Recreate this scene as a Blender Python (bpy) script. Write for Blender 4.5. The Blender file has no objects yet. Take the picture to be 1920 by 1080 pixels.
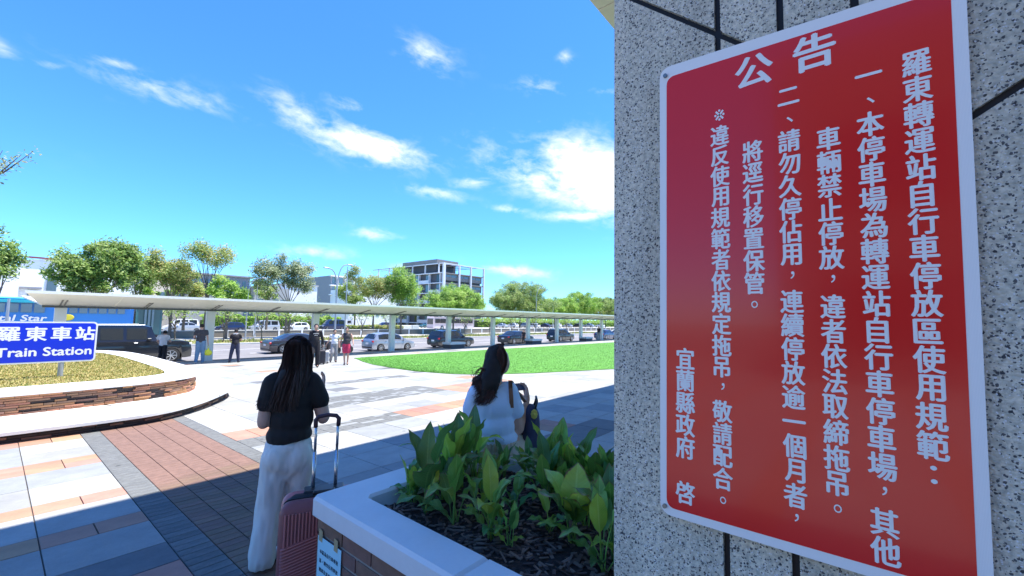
import bpy, bmesh, math, random
import numpy as np
from mathutils import Vector, Matrix, noise as mnoise
random.seed(7)
PI = math.pi
R_ = math.radians
scene = bpy.context.scene
C = scene.collection

# ------------------------------------------------------------------ camera
CAM_H = 1.62
_F, _CX, _CY = 797.0, 960.0, 540.0
def _v(px, py): return np.array([(px-_CX)/_F, -(py-_CY)/_F, -1.0])
_A = _v(1620, 611); _A /= np.linalg.norm(_A)
_B0 = _v(-8, 581)
_Z = np.cross(_A, _B0); _Z /= np.linalg.norm(_Z)
_B = np.cross(_Z, _A)
_R = np.stack([_A, _B, _Z])
cam_data = bpy.data.cameras.new('camera')
cam = bpy.data.objects.new('camera', cam_data); C.objects.link(cam)
_m = Matrix([[float(_R[i][j]) for j in range(3)] for i in range(3)]).to_4x4()
_m.translation = (0, 0, CAM_H)
cam.matrix_world = _m
cam_data.sensor_width = 36.0
cam_data.lens = _F/1920*36
cam_data.clip_start = 0.05
cam_data.clip_end = 3000
scene.camera = cam

# surveying helpers: the point where a line of sight meets a plane of the place
def ray(px, py): return _R @ _v(px, py)
def atz(px, py, z):
    d = ray(px, py); t = (z-CAM_H)/d[2]; return Vector((t*d[0], t*d[1], z))
def aty(px, py, y):
    d = ray(px, py); t = y/d[1]; return Vector((t*d[0], y, CAM_H+t*d[2]))
def atx(px, py, x):
    d = ray(px, py); t = x/d[0]; return Vector((x, t*d[1], CAM_H+t*d[2]))
SLOPE = 0.027
KERB_Y = 25.3
ROAD_Z = -1.2
def zg(x, y):
    if y < KERB_Y: return -SLOPE*y
    if y < 29: return -0.80 + (ROAD_Z+0.80)*(y-KERB_Y)/(29-KERB_Y)
    return ROAD_Z
def atg(px, py, off=0.0):
    d = ray(px, py); t = (CAM_H-off)/(-(d[2]+SLOPE*d[1])); return Vector((t*d[0], t*d[1], CAM_H+t*d[2]))

# ------------------------------------------------------------------ world: sky and clouds
SUN_DIR = Vector((0.28, -0.16, 1.0)).normalized()      # towards the sun
SUN_EL = math.asin(SUN_DIR.z)
SUN_ROT = math.atan2(SUN_DIR.x, SUN_DIR.y)
world = bpy.data.worlds.new('World'); scene.world = world
world.use_nodes = True
wt = world.node_tree; wt.nodes.clear()
def mk_math(nt):
    def M(op, a, b=None, c=None, clamp=False):
        n = nt.nodes.new('ShaderNodeMath'); n.operation = op; n.use_clamp = clamp
        for i, v in enumerate((a, b, c)):
            if v is None: continue
            if isinstance(v, (int, float)): n.inputs[i].default_value = v
            else: nt.links.new(v, n.inputs[i])
        return n.outputs[0]
    return M
WM = mk_math(wt)
sky = wt.nodes.new('ShaderNodeTexSky'); sky.sky_type = 'NISHITA'
sky.sun_disc = False; sky.sun_elevation = SUN_EL; sky.sun_rotation = SUN_ROT
sky.air_density = 1.0; sky.dust_density = 0.0; sky.ozone_density = 3.0; sky.altitude = 0
hs = wt.nodes.new('ShaderNodeHueSaturation'); hs.inputs['Saturation'].default_value = 1.05
hs.inputs['Hue'].default_value = 0.5
hs.inputs['Value'].default_value = 1.0
wt.links.new(sky.outputs[0], hs.inputs['Color'])
tc = wt.nodes.new('ShaderNodeTexCoord')
sep = wt.nodes.new('ShaderNodeSeparateXYZ'); wt.links.new(tc.outputs['Generated'], sep.inputs[0])
az = WM('ARCTAN2', sep.outputs[1], sep.outputs[0])
el = WM('ARCSINE', sep.outputs[2])
comb = wt.nodes.new('ShaderNodeCombineXYZ')
wt.links.new(WM('MULTIPLY', az, WM('COSINE', el)), comb.inputs[0]); wt.links.new(el, comb.inputs[1])
def cnoise(scale, detail, rough, rot, stretch, seed):
    mp = wt.nodes.new('ShaderNodeMapping'); mp.inputs['Rotation'].default_value = (0, 0, rot)
    mp.inputs['Scale'].default_value = (stretch, 1, 1); mp.inputs['Location'].default_value = (seed, seed*0.7, 0)
    wt.links.new(comb.outputs[0], mp.inputs[0])
    n = wt.nodes.new('ShaderNodeTexNoise'); n.inputs['Scale'].default_value = scale
    n.inputs['Detail'].default_value = detail; n.inputs['Roughness'].default_value = rough
    n.inputs['Distortion'].default_value = 0.35
    wt.links.new(mp.outputs[0], n.inputs['Vector']); return n.outputs['Fac']
n1 = cnoise(13, 9, 0.62, R_(-28), 0.5, 3.1)
n2 = cnoise(42, 6, 0.6, R_(-35), 0.6, 8.3)
nz = WM('ADD', WM('MULTIPLY', n1, 0.60), WM('MULTIPLY', n2, 0.40))
# cloud banks: (azimuth, elevation, half length, half width, tilt, strength), in degrees on the sky
def azel(px, py):
    d = ray(px, py); d = d/np.linalg.norm(d)
    return math.atan2(d[1], d[0]), math.asin(d[2])
def bank(p0, p1, w, s):
    a0, e0 = azel(*p0); a1, e1 = azel(*p1)
    x0, y0, x1, y1 = a0*math.cos(e0), e0, a1*math.cos(e1), e1
    cx, cy = (x0+x1)/2, (y0+y1)/2
    L = math.hypot(x1-x0, y1-y0)/2; th = math.atan2(y1-y0, x1-x0)
    return (cx, cy, L, w/_F*1.0, th, s)
BANKS = [bank((160, 130), (430, 200), 20, .8), bank((500, 190), (620, 250), 34, .95), bank((560, 235), (800, 300), 30, 1.3), bank((600, 225), (720, 260), 26, .8),
         bank((900, 290), (1150, 380), 46, 1.05), bank((1020, 300), (1230, 370), 62, 1.8), bank((750, 95), (850, 115), 26, .85),
         bank((620, 190), (700, 210), 16, .75), bank((970, 160), (1060, 165), 17, .8), bank((1045, 110), (1072, 105), 12, .8),
         bank((755, 350), (880, 372), 12, .9), bank((840, 345), (930, 340), 11, .9), bank((660, 432), (745, 445), 12, 1.0),
         bank((180, 108), (260, 130), 7, .85), bank((520, 470), (650, 476), 12, .9), bank((900, 500), (1030, 515), 13, 1.1),
         bank((1000, 405), (1200, 400), 12, 1.0), bank((730, 505), (775, 500), 10, 1.0), bank((590, 560), (760, 560), 22, 1.0),
         bank((-30, 60), (30, 120), 14, .75), bank((70, 120), (130, 128), 6, .8), bank((920, 390), (990, 395), 9, .9),
         bank((1100, 170), (1250, 165), 8, .7)]
tot = None
for (cx, cy, L, W, th, s) in BANKS:
    dx = WM('SUBTRACT', WM('MULTIPLY', az, WM('COSINE', el)), cx); dy = WM('SUBTRACT', el, cy)
    u = WM('DIVIDE', WM('ADD', WM('MULTIPLY', dx, math.cos(th)), WM('MULTIPLY', dy, math.sin(th))), L*1.15)
    v = WM('DIVIDE', WM('SUBTRACT', WM('MULTIPLY', dy, math.cos(th)), WM('MULTIPLY', dx, math.sin(th))), W)
    d2 = WM('ADD', WM('MULTIPLY', u, u), WM('MULTIPLY', v, v))
    m = WM('MULTIPLY', WM('POWER', 2.718, WM('MULTIPLY', d2, -0.9)), s)
    tot = m if tot is None else WM('MAXIMUM', tot, m)
# a thin scatter of the same cloud over the rest of the sky
amb = cnoise(3.0, 3, 0.5, 0.3, 0.6, 21.0)
amb = WM('MULTIPLY', WM('SUBTRACT', amb, 0.58, clamp=True), 0.8)
tot = WM('MAXIMUM', tot, amb)
dens = WM('SUBTRACT', WM('ADD', WM('MULTIPLY', tot, 0.75), WM('MULTIPLY', nz, 3.6)), 1.98)
dens = WM('MULTIPLY', dens, WM('MULTIPLY', tot, 1.15), clamp=True)
dens = WM('POWER', dens, 1.25)
dens = WM('MULTIPLY', dens, WM('MULTIPLY', WM('ADD', el, 0.01), 30, clamp=True))
mixc = wt.nodes.new('ShaderNodeMix'); mixc.data_type = 'RGBA'
tint = wt.nodes.new('ShaderNodeMix'); tint.data_type = 'RGBA'; tint.blend_type = 'MULTIPLY'; tint.inputs['Factor'].default_value = 1
wt.links.new(hs.outputs[0], tint.inputs['A']); tint.inputs['B'].default_value = (0.33, 0.67, 1.08, 1)
wt.links.new(dens, mixc.inputs['Factor']); wt.links.new(tint.outputs['Result'], mixc.inputs['A'])
mixc.inputs['B'].default_value = (4.3, 4.5, 4.7, 1)
bg = wt.nodes.new('ShaderNodeBackground'); bg.inputs['Strength'].default_value = 0.15
wt.links.new(mixc.outputs['Result'], bg.inputs['Color'])
wo = wt.nodes.new('ShaderNodeOutputWorld'); wt.links.new(bg.outputs[0], wo.inputs['Surface'])

# ------------------------------------------------------------------ sun, exposure
sd = bpy.data.lights.new('sun', 'SUN'); sd.energy = 5.0; sd.angle = R_(0.53); sd.color = (1.0, 0.955, 0.88)
so = bpy.data.objects.new('sun', sd); C.objects.link(so)
so.rotation_euler = SUN_DIR.to_track_quat('Z', 'Y').to_euler()
vs = scene.view_settings
scene.display_settings.display_device = 'sRGB'
vs.view_transform = 'Standard'; vs.look = 'None'; vs.exposure = 1.10; vs.gamma = 1.0; vs.use_curve_mapping = False
scene.cycles.max_bounces = 8
scene.cycles.transparent_max_bounces = 16
scene.cycles.caustics_reflective = False; scene.cycles.caustics_refractive = False
scene.cycles.use_denoising = True

# ------------------------------------------------------------------ materials
def nset(n, **kw):
    for k, v in kw.items(): n.inputs[k].default_value = v
def mat(name, col, rough=0.6, metal=0.0, var=0.0, vscale=4.0, bump=0.0, bscale=60.0, spec=0.5, coat=0.0, trans=0.0, col2=None, objvar=0.0, sub=0.0):
    m = bpy.data.materials.new(name); m.use_nodes = True
    nt = m.node_tree; b = nt.nodes['Principled BSDF']
    b.inputs['Base Color'].default_value = (*col, 1); b.inputs['Roughness'].default_value = rough
    b.inputs['Metallic'].default_value = metal; b.inputs['Specular IOR Level'].default_value = spec
    b.inputs['Coat Weight'].default_value = coat; b.inputs['Coat Roughness'].default_value = 0.04
    if trans: b.inputs['Transmission Weight'].default_value = trans
    geo = nt.nodes.new('ShaderNodeTexCoord')
    src = None
    if var > 0 or col2:
        n = nt.nodes.new('ShaderNodeTexNoise'); n.inputs['Scale'].default_value = vscale
        n.inputs['Detail'].default_value = 7; n.inputs['Roughness'].default_value = 0.62
        nt.links.new(geo.outputs['Object'], n.inputs['Vector'])
        r = nt.nodes.new('ShaderNodeValToRGB')
        r.color_ramp.elements[0].position = 0.3; r.color_ramp.elements[1].position = 0.7
        c2 = col2 or tuple(min(1, c*(1+var)) for c in col)
        c1 = col if col2 else tuple(c*(1-var) for c in col)
        r.color_ramp.elements[0].color = (*c1, 1); r.color_ramp.elements[1].color = (*c2, 1)
        nt.links.new(n.outputs['Fac'], r.inputs[0]); src = r.outputs[0]
    if objvar > 0:
        oi = nt.nodes.new('ShaderNodeObjectInfo')
        h = nt.nodes.new('ShaderNodeHueSaturation')
        if src: nt.links.new(src, h.inputs['Color'])
        else: h.inputs['Color'].default_value = (*col, 1)
        M = mk_math(nt)
        nt.links.new(M('ADD', M('MULTIPLY', oi.outputs['Random'], 2*objvar), 1-objvar), h.inputs['Value'])
        r2 = M('FRACT', M('MULTIPLY', oi.outputs['Random'], 17.3))
        nt.links.new(M('ADD', M('MULTIPLY', r2, 0.5*objvar), 1-0.25*objvar), h.inputs['Saturation'])
        nt.links.new(M('ADD', M('MULTIPLY', r2, 0.03), 0.485), h.inputs['Hue'])
        src = h.outputs[0]
    if src: nt.links.new(src, b.inputs['Base Color'])
    if bump > 0:
        n = nt.nodes.new('ShaderNodeTexNoise'); n.inputs['Scale'].default_value = bscale; n.inputs['Detail'].default_value = 5
        nt.links.new(geo.outputs['Object'], n.inputs['Vector'])
        bp = nt.nodes.new('ShaderNodeBump'); bp.inputs['Strength'].default_value = bump; bp.inputs['Distance'].default_value = 0.01
        nt.links.new(n.outputs['Fac'], bp.inputs['Height']); nt.links.new(bp.outputs[0], b.inputs['Normal'])
    return m
def shader_of(m): return m.node_tree, m.node_tree.nodes['Principled BSDF']

# ------------------------------------------------------------------ mesh builder
class MB:
    def __init__(s): s.v = []; s.f = []; s.mi = []; s.cur = 0
    def add(s, vs, fs, mi=None):
        o = len(s.v); s.v += [tuple(map(float, p)) for p in vs]
        for f in fs: s.f.append(tuple(i+o for i in f)); s.mi.append(s.cur if mi is None else mi)
        return s
    def box(s, x0, x1, y0, y1, z0, z1, b=0.0, mi=None):
        if b <= 0:
            vs = [(x, y, z) for z in (z0, z1) for y in (y0, y1) for x in (x0, x1)]
            return s.add(vs, [(0, 2, 3, 1), (4, 5, 7, 6), (0, 1, 5, 4), (2, 6, 7, 3), (0, 4, 6, 2), (1, 3, 7, 5)], mi)
        # chamfered top rim only
        def rg(i, z): return [(x0+i, y0+i, z), (x1-i, y0+i, z), (x1-i, y1-i, z), (x0+i, y1-i, z)]
        vs = rg(b, z0)+rg(0, z0+b)+rg(0, z1-b)+rg(b, z1)
        fs = [(3, 2, 1, 0), (12, 13, 14, 15)]
        for k in range(3):
            for i in range(4): j = (i+1) % 4; fs.append((4*k+i, 4*k+j, 4*k+4+j, 4*k+4+i))
        return s.add(vs, fs, mi)
    def prism(s, pts, z0, z1, mi=None, ztop=None):
        n = len(pts)
        vs = [(p[0], p[1], z0) for p in pts]+[(p[0], p[1], z1) for p in pts]
        area = sum(pts[i][0]*pts[(i+1) % n][1]-pts[(i+1) % n][0]*pts[i][1] for i in range(n))
        idx = list(range(n))
        top = tuple(i+n for i in idx); bot = tuple(reversed(idx))
        side = [(i, (i+1) % n, (i+1) % n+n, i+n) for i in idx]
        fs = [top, bot]+side
        if area < 0: fs = [tuple(reversed(f)) for f in fs]
        return s.add(vs, fs, mi)
    def tube(s, pts, rad, n=8, mi=None, cap=True):
        pts = [Vector(p) for p in pts]; k = len(pts)
        rads = rad if isinstance(rad, (list, tuple)) else [rad]*k
        vs = []; up = Vector((0, 0, 1))
        prev = None
        for i, p in enumerate(pts):
            t = (pts[min(i+1, k-1)]-pts[max(i-1, 0)])
            if t.length < 1e-9: t = Vector((0, 0, 1))
            t.normalize()
            if prev is None:
                a = t.orthogonal().normalized()
            else:
                a = (prev-t*prev.dot(t));  a = a.normalized() if a.length > 1e-6 else t.orthogonal().normalized()
            prev = a; b = t.cross(a)
            for j in range(n):
                th = 2*PI*j/n
                vs.append(p+(a*math.cos(th)+b*math.sin(th))*rads[i])
        fs = []
        for i in range(k-1):
            for j in range(n):
                j2 = (j+1) % n; fs.append((i*n+j, i*n+j2, (i+1)*n+j2, (i+1)*n+j))
        if cap: fs.append(tuple(reversed(range(n)))); fs.append(tuple((k-1)*n+j for j in range(n)))
        return s.add(vs, fs, mi)
    def cyl(s, p0, p1, r, n=16, mi=None, r2=None): return s.tube([p0, p1], [r, r if r2 is None else r2], n, mi)
    def ball(s, c, r, n=10, mi=None, sc=(1, 1, 1), rot=None):
        vs = []; fs = []
        m = max(4, n//2+1)
        for i in range(m+1):
            ph = PI*i/m
            for j in range(n):
                th = 2*PI*j/n
                q = Vector((math.sin(ph)*math.cos(th)*sc[0], math.sin(ph)*math.sin(th)*sc[1], math.cos(ph)*sc[2]))*r
                if rot: q = rot @ q
                vs.append(Vector(c)+q)
        for i in range(m):
            for j in range(n):
                j2 = (j+1) % n; fs.append((i*n+j, (i+1)*n+j, (i+1)*n+j2, i*n+j2))
        return s.add(vs, fs, mi)
    def capsule(s, p0, p1, r0, r1, n=12, sy=1.0):
        """closed tapered capsule, one island"""
        p0 = Vector(p0); p1 = Vector(p1); t = p1-p0
        L = t.length; t = t.normalized() if L > 1e-6 else Vector((0, 0, 1))
        ps = []; rs = []
        for a in (-90, -60, -30): ps.append(p0+t*r0*math.sin(R_(a))); rs.append(max(1e-4, r0*math.cos(R_(a))))
        for q in range(5): f = q/4; ps.append(p0.lerp(p1, f)); rs.append(r0+(r1-r0)*f)
        for a in (30, 60, 90): ps.append(p1+t*r1*math.sin(R_(a))); rs.append(max(1e-4, r1*math.cos(R_(a))))
        return s.tube(ps, rs, n)
    def mesh(s, name='m', mats=(), smooth=False):
        me = bpy.data.meshes.new(name); me.from_pydata(s.v, [], s.f)
        for m in mats: me.materials.append(m)
        if len(mats) > 1: me.polygons.foreach_set('material_index', s.mi)
        if smooth: me.polygons.foreach_set('use_smooth', [True]*len(me.polygons))
        me.update(); return me
    def build(s, name, mats, parent=None, smooth=False, loc=None):
        if not isinstance(mats, (list, tuple)): mats = [mats]
        return link(name, s.mesh(name, mats, smooth), parent, loc)
def link(name, me, parent=None, loc=None, rot=None):
    o = bpy.data.objects.new(name, me); C.objects.link(o)
    if parent: o.parent = parent
    if loc is not None: o.location = loc
    if rot is not None: o.rotation_euler = rot
    return o
def tag(o, label=None, cat=None, group=None, kind=None):
    if label: o['label'] = label
    if cat: o['category'] = cat
    if group: o['group'] = group
    if kind: o['kind'] = kind
    return o
def thing(name, label, cat, loc=(0, 0, 0), rz=0.0, group=None):
    o = bpy.data.objects.new(name, None); C.objects.link(o); o.empty_display_size = 0.1
    o.location = loc; o.rotation_euler = (0, 0, rz)
    return tag(o, label, cat, group)
def structure(name, mb, m, parent=None, smooth=False):
    o = mb.build(name, m, parent, smooth)
    if not parent: o['kind'] = 'structure'
    return o
def copy_tree(o, parent=None):
    c = o.copy(); C.objects.link(c)
    if parent: c.parent = parent
    for ch in [k for k in o.children]: copy_tree(ch, c)
    return c
def smooth_by_angle(o, ang=40):
    me = o.data
    me.polygons.foreach_set('use_smooth', [True]*len(me.polygons))
    me.set_sharp_from_angle(angle=R_(ang))
def inpoly(x, y, P):
    c = False; n = len(P); j = n-1
    for i in range(n):
        if (P[i][1] > y) != (P[j][1] > y) and x < (P[j][0]-P[i][0])*(y-P[i][1])/(P[j][1]-P[i][1])+P[i][0]: c = not c
        j = i
    return c

def terrazzo(name, base=(0.56, 0.53, 0.42)):
    m = mat(name, base, 0.75); nt, b = shader_of(m)
    tc_ = nt.nodes.new('ShaderNodeTexCoord'); M = mk_math(nt)
    def vor(scale, rnd=1.0):
        w = nt.nodes.new('ShaderNodeTexNoise'); w.inputs['Scale'].default_value = scale*0.6
        nt.links.new(tc_.outputs['Object'], w.inputs['Vector'])
        va = nt.nodes.new('ShaderNodeVectorMath'); va.operation = 'MULTIPLY_ADD'
        nt.links.new(w.outputs['Color'], va.inputs[0]); va.inputs[1].default_value = (0.006,)*3
        nt.links.new(tc_.outputs['Object'], va.inputs[2])
        v = nt.nodes.new('ShaderNodeTexVoronoi'); v.inputs['Scale'].default_value = scale
        nt.links.new(va.outputs[0], v.inputs['Vector']); return v
    v1 = vor(215); v2 = vor(150); v3 = vor(300)
    s1 = nt.nodes.new('ShaderNodeSeparateColor'); nt.links.new(v1.outputs['Color'], s1.inputs[0])
    s2 = nt.nodes.new('ShaderNodeSeparateColor'); nt.links.new(v2.outputs['Color'], s2.inputs[0])
    s3 = nt.nodes.new('ShaderNodeSeparateColor'); nt.links.new(v3.outputs['Color'], s3.inputs[0])
    def spot(v, s, frac, r):
        return M('MULTIPLY', M('LESS_THAN', s.outputs[0], frac), M('LESS_THAN', v.outputs['Distance'], M('MULTIPLY', s.outputs[1], r)))
    nz_ = nt.nodes.new('ShaderNodeTexNoise'); nz_.inputs['Scale'].default_value = 90; nz_.inputs['Detail'].default_value = 4
    nt.links.new(tc_.outputs['Object'], nz_.inputs['Vector'])
    r = nt.nodes.new('ShaderNodeValToRGB'); r.color_ramp.elements[0].position = 0.3; r.color_ramp.elements[1].position = 0.7
    r.color_ramp.elements[0].color = (base[0]*.7, base[1]*.72, base[2]*.72, 1); r.color_ramp.elements[1].color = (base[0]*1.35, base[1]*1.33, base[2]*1.3, 1)
    nt.links.new(nz_.outputs['Fac'], r.inputs[0])
    def over(a, fac, col):
        x = nt.nodes.new('ShaderNodeMix'); x.data_type = 'RGBA'
        nt.links.new(fac, x.inputs['Factor']); nt.links.new(a, x.inputs['A']); x.inputs['B'].default_value = (*col, 1); return x.outputs['Result']
    c = over(r.outputs[0], spot(v1, s1, 0.55, 0.70), (0.10, 0.10, 0.095))
    c = over(c, spot(v2, s2, 0.17, 0.62), (0.055, 0.055, 0.055))
    c = over(c, spot(v3, s3, 0.22, 0.6), (0.72, 0.72, 0.7))
    s4 = M('MULTIPLY', M('GREATER_THAN', s2.outputs[0], 0.9), M('LESS_THAN', v2.outputs['Distance'], 0.4))
    c = over(c, s4, (0.5, 0.46, 0.4))
    # rain streaks and grime drifting down the face
    mpn = nt.nodes.new('ShaderNodeMapping'); mpn.inputs['Scale'].default_value = (5, 5, .7); nt.links.new(tc_.outputs['Object'], mpn.inputs[0])
    st_ = nt.nodes.new('ShaderNodeTexNoise'); st_.inputs['Scale'].default_value = 1.6; st_.inputs['Detail'].default_value = 6; nt.links.new(mpn.outputs[0], st_.inputs['Vector'])
    gm_ = nt.nodes.new('ShaderNodeHueSaturation'); nt.links.new(c, gm_.inputs['Color']); nt.links.new(M('ADD', M('MULTIPLY', st_.outputs['Fac'], .8), .6), gm_.inputs['Value']); c = gm_.outputs[0]
    nt.links.new(c, b.inputs['Base Color'])
    bp = nt.nodes.new('ShaderNodeBump'); bp.inputs['Strength'].default_value = 0.9; bp.inputs['Distance'].default_value = 0.002
    nt.links.new(M('SUBTRACT', 1.0, v1.outputs['Distance']), bp.inputs['Height']); nt.links.new(bp.outputs[0], b.inputs['Normal'])
    return m

MT = {}
MT['slab'] = [mat('slab_grey', (0.285, 0.285, 0.27), .8, var=.10, vscale=3, bump=.15, bscale=180, objvar=.06),
              mat('slab_pale', (0.34, 0.338, 0.315), .8, var=.08, vscale=3, bump=.15, bscale=180, objvar=.05),
              mat('slab_blue_grey', (0.25, 0.26, 0.258), .8, var=.12, vscale=3, bump=.15, bscale=180, objvar=.06),
              mat('slab_dark', (0.135, 0.138, 0.14), .8, var=.14, vscale=4, bump=.15, bscale=180, objvar=.08)]
MT['orange'] = mat('slab_terracotta', (0.38, 0.205, 0.135), .8, var=.12, vscale=4, bump=.15, bscale=180, objvar=.10)
MT['redbrick'] = mat('red_paving_brick', (0.185, 0.112, 0.078), .85, var=.18, vscale=12, bump=.2, bscale=200, objvar=.13)
MT['darkbrick'] = mat('grey_paving_brick', (0.13, 0.133, 0.128), .85, var=.22, vscale=14, bump=.25, bscale=200, objvar=.16)
MT['joint'] = mat('sand_joint', (0.15, 0.13, 0.11), .95, var=.25, vscale=20)
MT['white_stone'] = mat('white_cap_stone', (0.70, 0.70, 0.69), .62, var=.05, vscale=2.5, bump=.06, bscale=260)
MT['black'] = mat('black_groove', (0.008, 0.008, 0.01), .6)
MT['beige'] = mat('beige_painted_metal', (0.76, 0.72, 0.58), .5, var=.03, vscale=1.5)
MT['column'] = mat('grey_green_painted_steel', (0.76, 0.76, 0.70), .5, var=.04, vscale=2)
MT['asphalt'] = mat('asphalt', (0.20, 0.19, 0.19), .9, var=.15, vscale=1.2, bump=.2, bscale=120)
MT['concrete'] = mat('pale_concrete', (0.52, 0.51, 0.47), .85, var=.10, vscale=1.0, bump=.1, bscale=60)
MT['roadwhite'] = mat('road_paint', (0.78, 0.78, 0.76), .7, var=.08, vscale=8)
MT['white'] = mat('white_paint', (0.78, 0.78, 0.77), .45, var=.03)
MT['rubber'] = mat('tyre_rubber', (0.018, 0.018, 0.02), .8)
MT['chrome'] = mat('polished_metal', (0.62, 0.63, 0.66), .22, metal=1.0)
MT['alloy'] = mat('alloy_rim', (0.48, 0.49, 0.51), .35, metal=.8)
MT['glass'] = mat('dark_car_glass', (0.02, 0.025, 0.03), .05, spec=.8)
MT['glass_blue'] = mat('tinted_window', (0.12, 0.19, 0.23), .08, spec=.8)
MT['red_lamp'] = mat('red_lamp_lens', (0.55, 0.03, 0.04), .2)
MT['clear_lamp'] = mat('clear_lamp_lens', (0.75, 0.76, 0.78), .15)
MT['steel'] = mat('galvanised_steel', (0.42, 0.43, 0.44), .45, metal=.5, var=.08)
MT['skin'] = mat('skin', (0.50, 0.29, 0.21), .55, var=.06, vscale=14)
MT['hair'] = mat('dark_hair', (0.010, 0.007, 0.007), .75, var=.3, vscale=30)
MT['hair_brown'] = mat('brown_hair', (0.062, 0.030, 0.022), .45, var=.35, vscale=30)
MT['plastic_black'] = mat('black_plastic', (0.02, 0.02, 0.022), .4)
MT['shade_brown'] = mat('bark', (0.16, 0.13, 0.10), .9, var=.3, vscale=6, bump=.4, bscale=20)

def weather(m, amt=.22, spots=True):
    """stains, gum and tone drift over the place itself (world position), so no two pieces repeat"""
    nt, bs = shader_of(m); M = mk_math(nt)
    g = nt.nodes.new('ShaderNodeNewGeometry')
    def nz_(sc, det=6):
        n = nt.nodes.new('ShaderNodeTexNoise'); n.inputs['Scale'].default_value = sc; n.inputs['Detail'].default_value = det; n.inputs['Roughness'].default_value = .65
        nt.links.new(g.outputs['Position'], n.inputs['Vector']); return n.outputs['Fac']
    v = M('ADD', M('MULTIPLY', M('SUBTRACT', nz_(.45), .5), amt*2.4), M('ADD', M('MULTIPLY', M('SUBTRACT', nz_(5), .5), amt*1.6), 1.0))
    v = M('ADD', v, M('MULTIPLY', M('SUBTRACT', nz_(60, 3), .5), amt*1.3))
    if spots:
        vo = nt.nodes.new('ShaderNodeTexVoronoi'); vo.inputs['Scale'].default_value = 3.2; nt.links.new(g.outputs['Position'], vo.inputs['Vector'])
        sc = nt.nodes.new('ShaderNodeSeparateColor'); nt.links.new(vo.outputs['Color'], sc.inputs[0])
        sp_ = M('MULTIPLY', M('LESS_THAN', vo.outputs['Distance'], M('MULTIPLY', sc.outputs[1], .10)), M('LESS_THAN', sc.outputs[0], .55))
        v = M('MULTIPLY', v, M('SUBTRACT', 1.0, M('MULTIPLY', sp_, .45)))
    h = nt.nodes.new('ShaderNodeHueSaturation'); l = bs.inputs['Base Color'].links
    if l: nt.links.new(l[0].from_socket, h.inputs['Color'])
    else: h.inputs['Color'].default_value = bs.inputs['Base Color'].default_value
    nt.links.new(v, h.inputs['Value']); nt.links.new(h.outputs[0], bs.inputs['Base Color'])
for m_ in MT['slab']+[MT['orange'], MT['redbrick'], MT['darkbrick']]: weather(m_)
weather(MT['concrete'], .15, False); weather(MT['asphalt'], .15, False); weather(MT['white_stone'], .06)
weather(MT['beige'], .05, False); weather(MT['column'], .06, False)
# ------------------------------------------------------------------ ground, plaza, road
slope_a = -math.atan(SLOPE)
def slope_parent(o):
    o.rotation_euler = (slope_a, 0, 0); return o
gr = MB(); gr.add([(-900, -900, -1.35), (1500, -900, -1.35), (1500, 1500, -1.35), (-900, 1500, -1.35)], [(0, 1, 2, 3)])
structure('ground', gr, mat('far_ground', (0.20, 0.22, 0.12), .95, var=.3, vscale=.05))
road = MB()
xs = (-120, 260)
for (y0, z0, y1, z1) in ((KERB_Y+.18, -0.80, 29, ROAD_Z), (29, ROAD_Z, 30.2, ROAD_Z)):
    road.add([(xs[0], y0, z0), (xs[1], y0, z0), (xs[1], y1, z1), (xs[0], y1, z1)], [(0, 1, 2, 3)])
road_o = structure('bus_lane', road, MT['concrete'])
rd = MB(); rd.add([(xs[0], 30.2, ROAD_Z), (xs[1], 30.2, ROAD_Z), (xs[1], 45.2, ROAD_Z), (xs[0], 45.2, ROAD_Z)], [(0, 1, 2, 3)])
structure('road', rd, MT['asphalt'])
rd = MB(); rd.add([(xs[0], 52, ROAD_Z), (xs[1], 52, ROAD_Z), (xs[1], 110, ROAD_Z), (xs[0], 110, ROAD_Z)], [(0, 1, 2, 3)])
structure('far_road', rd, mat('worn_concrete_road', (0.36, 0.35, 0.32), .9, var=.2, vscale=.25, bump=.1))
mk = MB()
for y in (30.6, 38.9): mk.box(-60, 160, y, y+.14, ROAD_Z+.004, ROAD_Z+.006)
for k in range(-8, 30): mk.box(k*6, k*6+3, 34.6, 34.74, ROAD_Z+.004, ROAD_Z+.006)
structure('road_markings', mk, MT['roadwhite'])
kb = MB()
kb.box(xs[0], xs[1], KERB_Y, KERB_Y+.18, -1.2, -0.686, .01)
structure('kerb', kb, mat('dark_kerb_stone', (0.10, 0.10, 0.11), .8, var=.2, vscale=2))
md = MB(); md.box(xs[0], xs[1], 45.2, 45.5, ROAD_Z-.1, ROAD_Z+.16, .02); md.box(xs[0], xs[1], 51.7, 52, ROAD_Z-.1, ROAD_Z+.16, .02)
structure('median_kerb', md, MT['concrete'])
md = MB(); md.box(xs[0], xs[1], 45.5, 51.7, ROAD_Z-.1, ROAD_Z+.1)
structure('median_ground', md, mat('median_turf', (0.26, 0.25, 0.09), .95, var=.35, vscale=.8))

# plaza base (joints) and pavers; local plane is tilted with the drainage slope
pz = bpy.data.objects.new('plaza_pavement', None); C.objects.link(pz); slope_parent(pz); pz['kind'] = 'structure'
pb = MB(); pb.add([(-120, -60, -.012), (260, -60, -.012), (260, KERB_Y, -.012), (-120, KERB_Y, -.012)], [(0, 1, 2, 3)])
b_ = pb.build('paving_bed', MT['joint'], pz)

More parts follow.
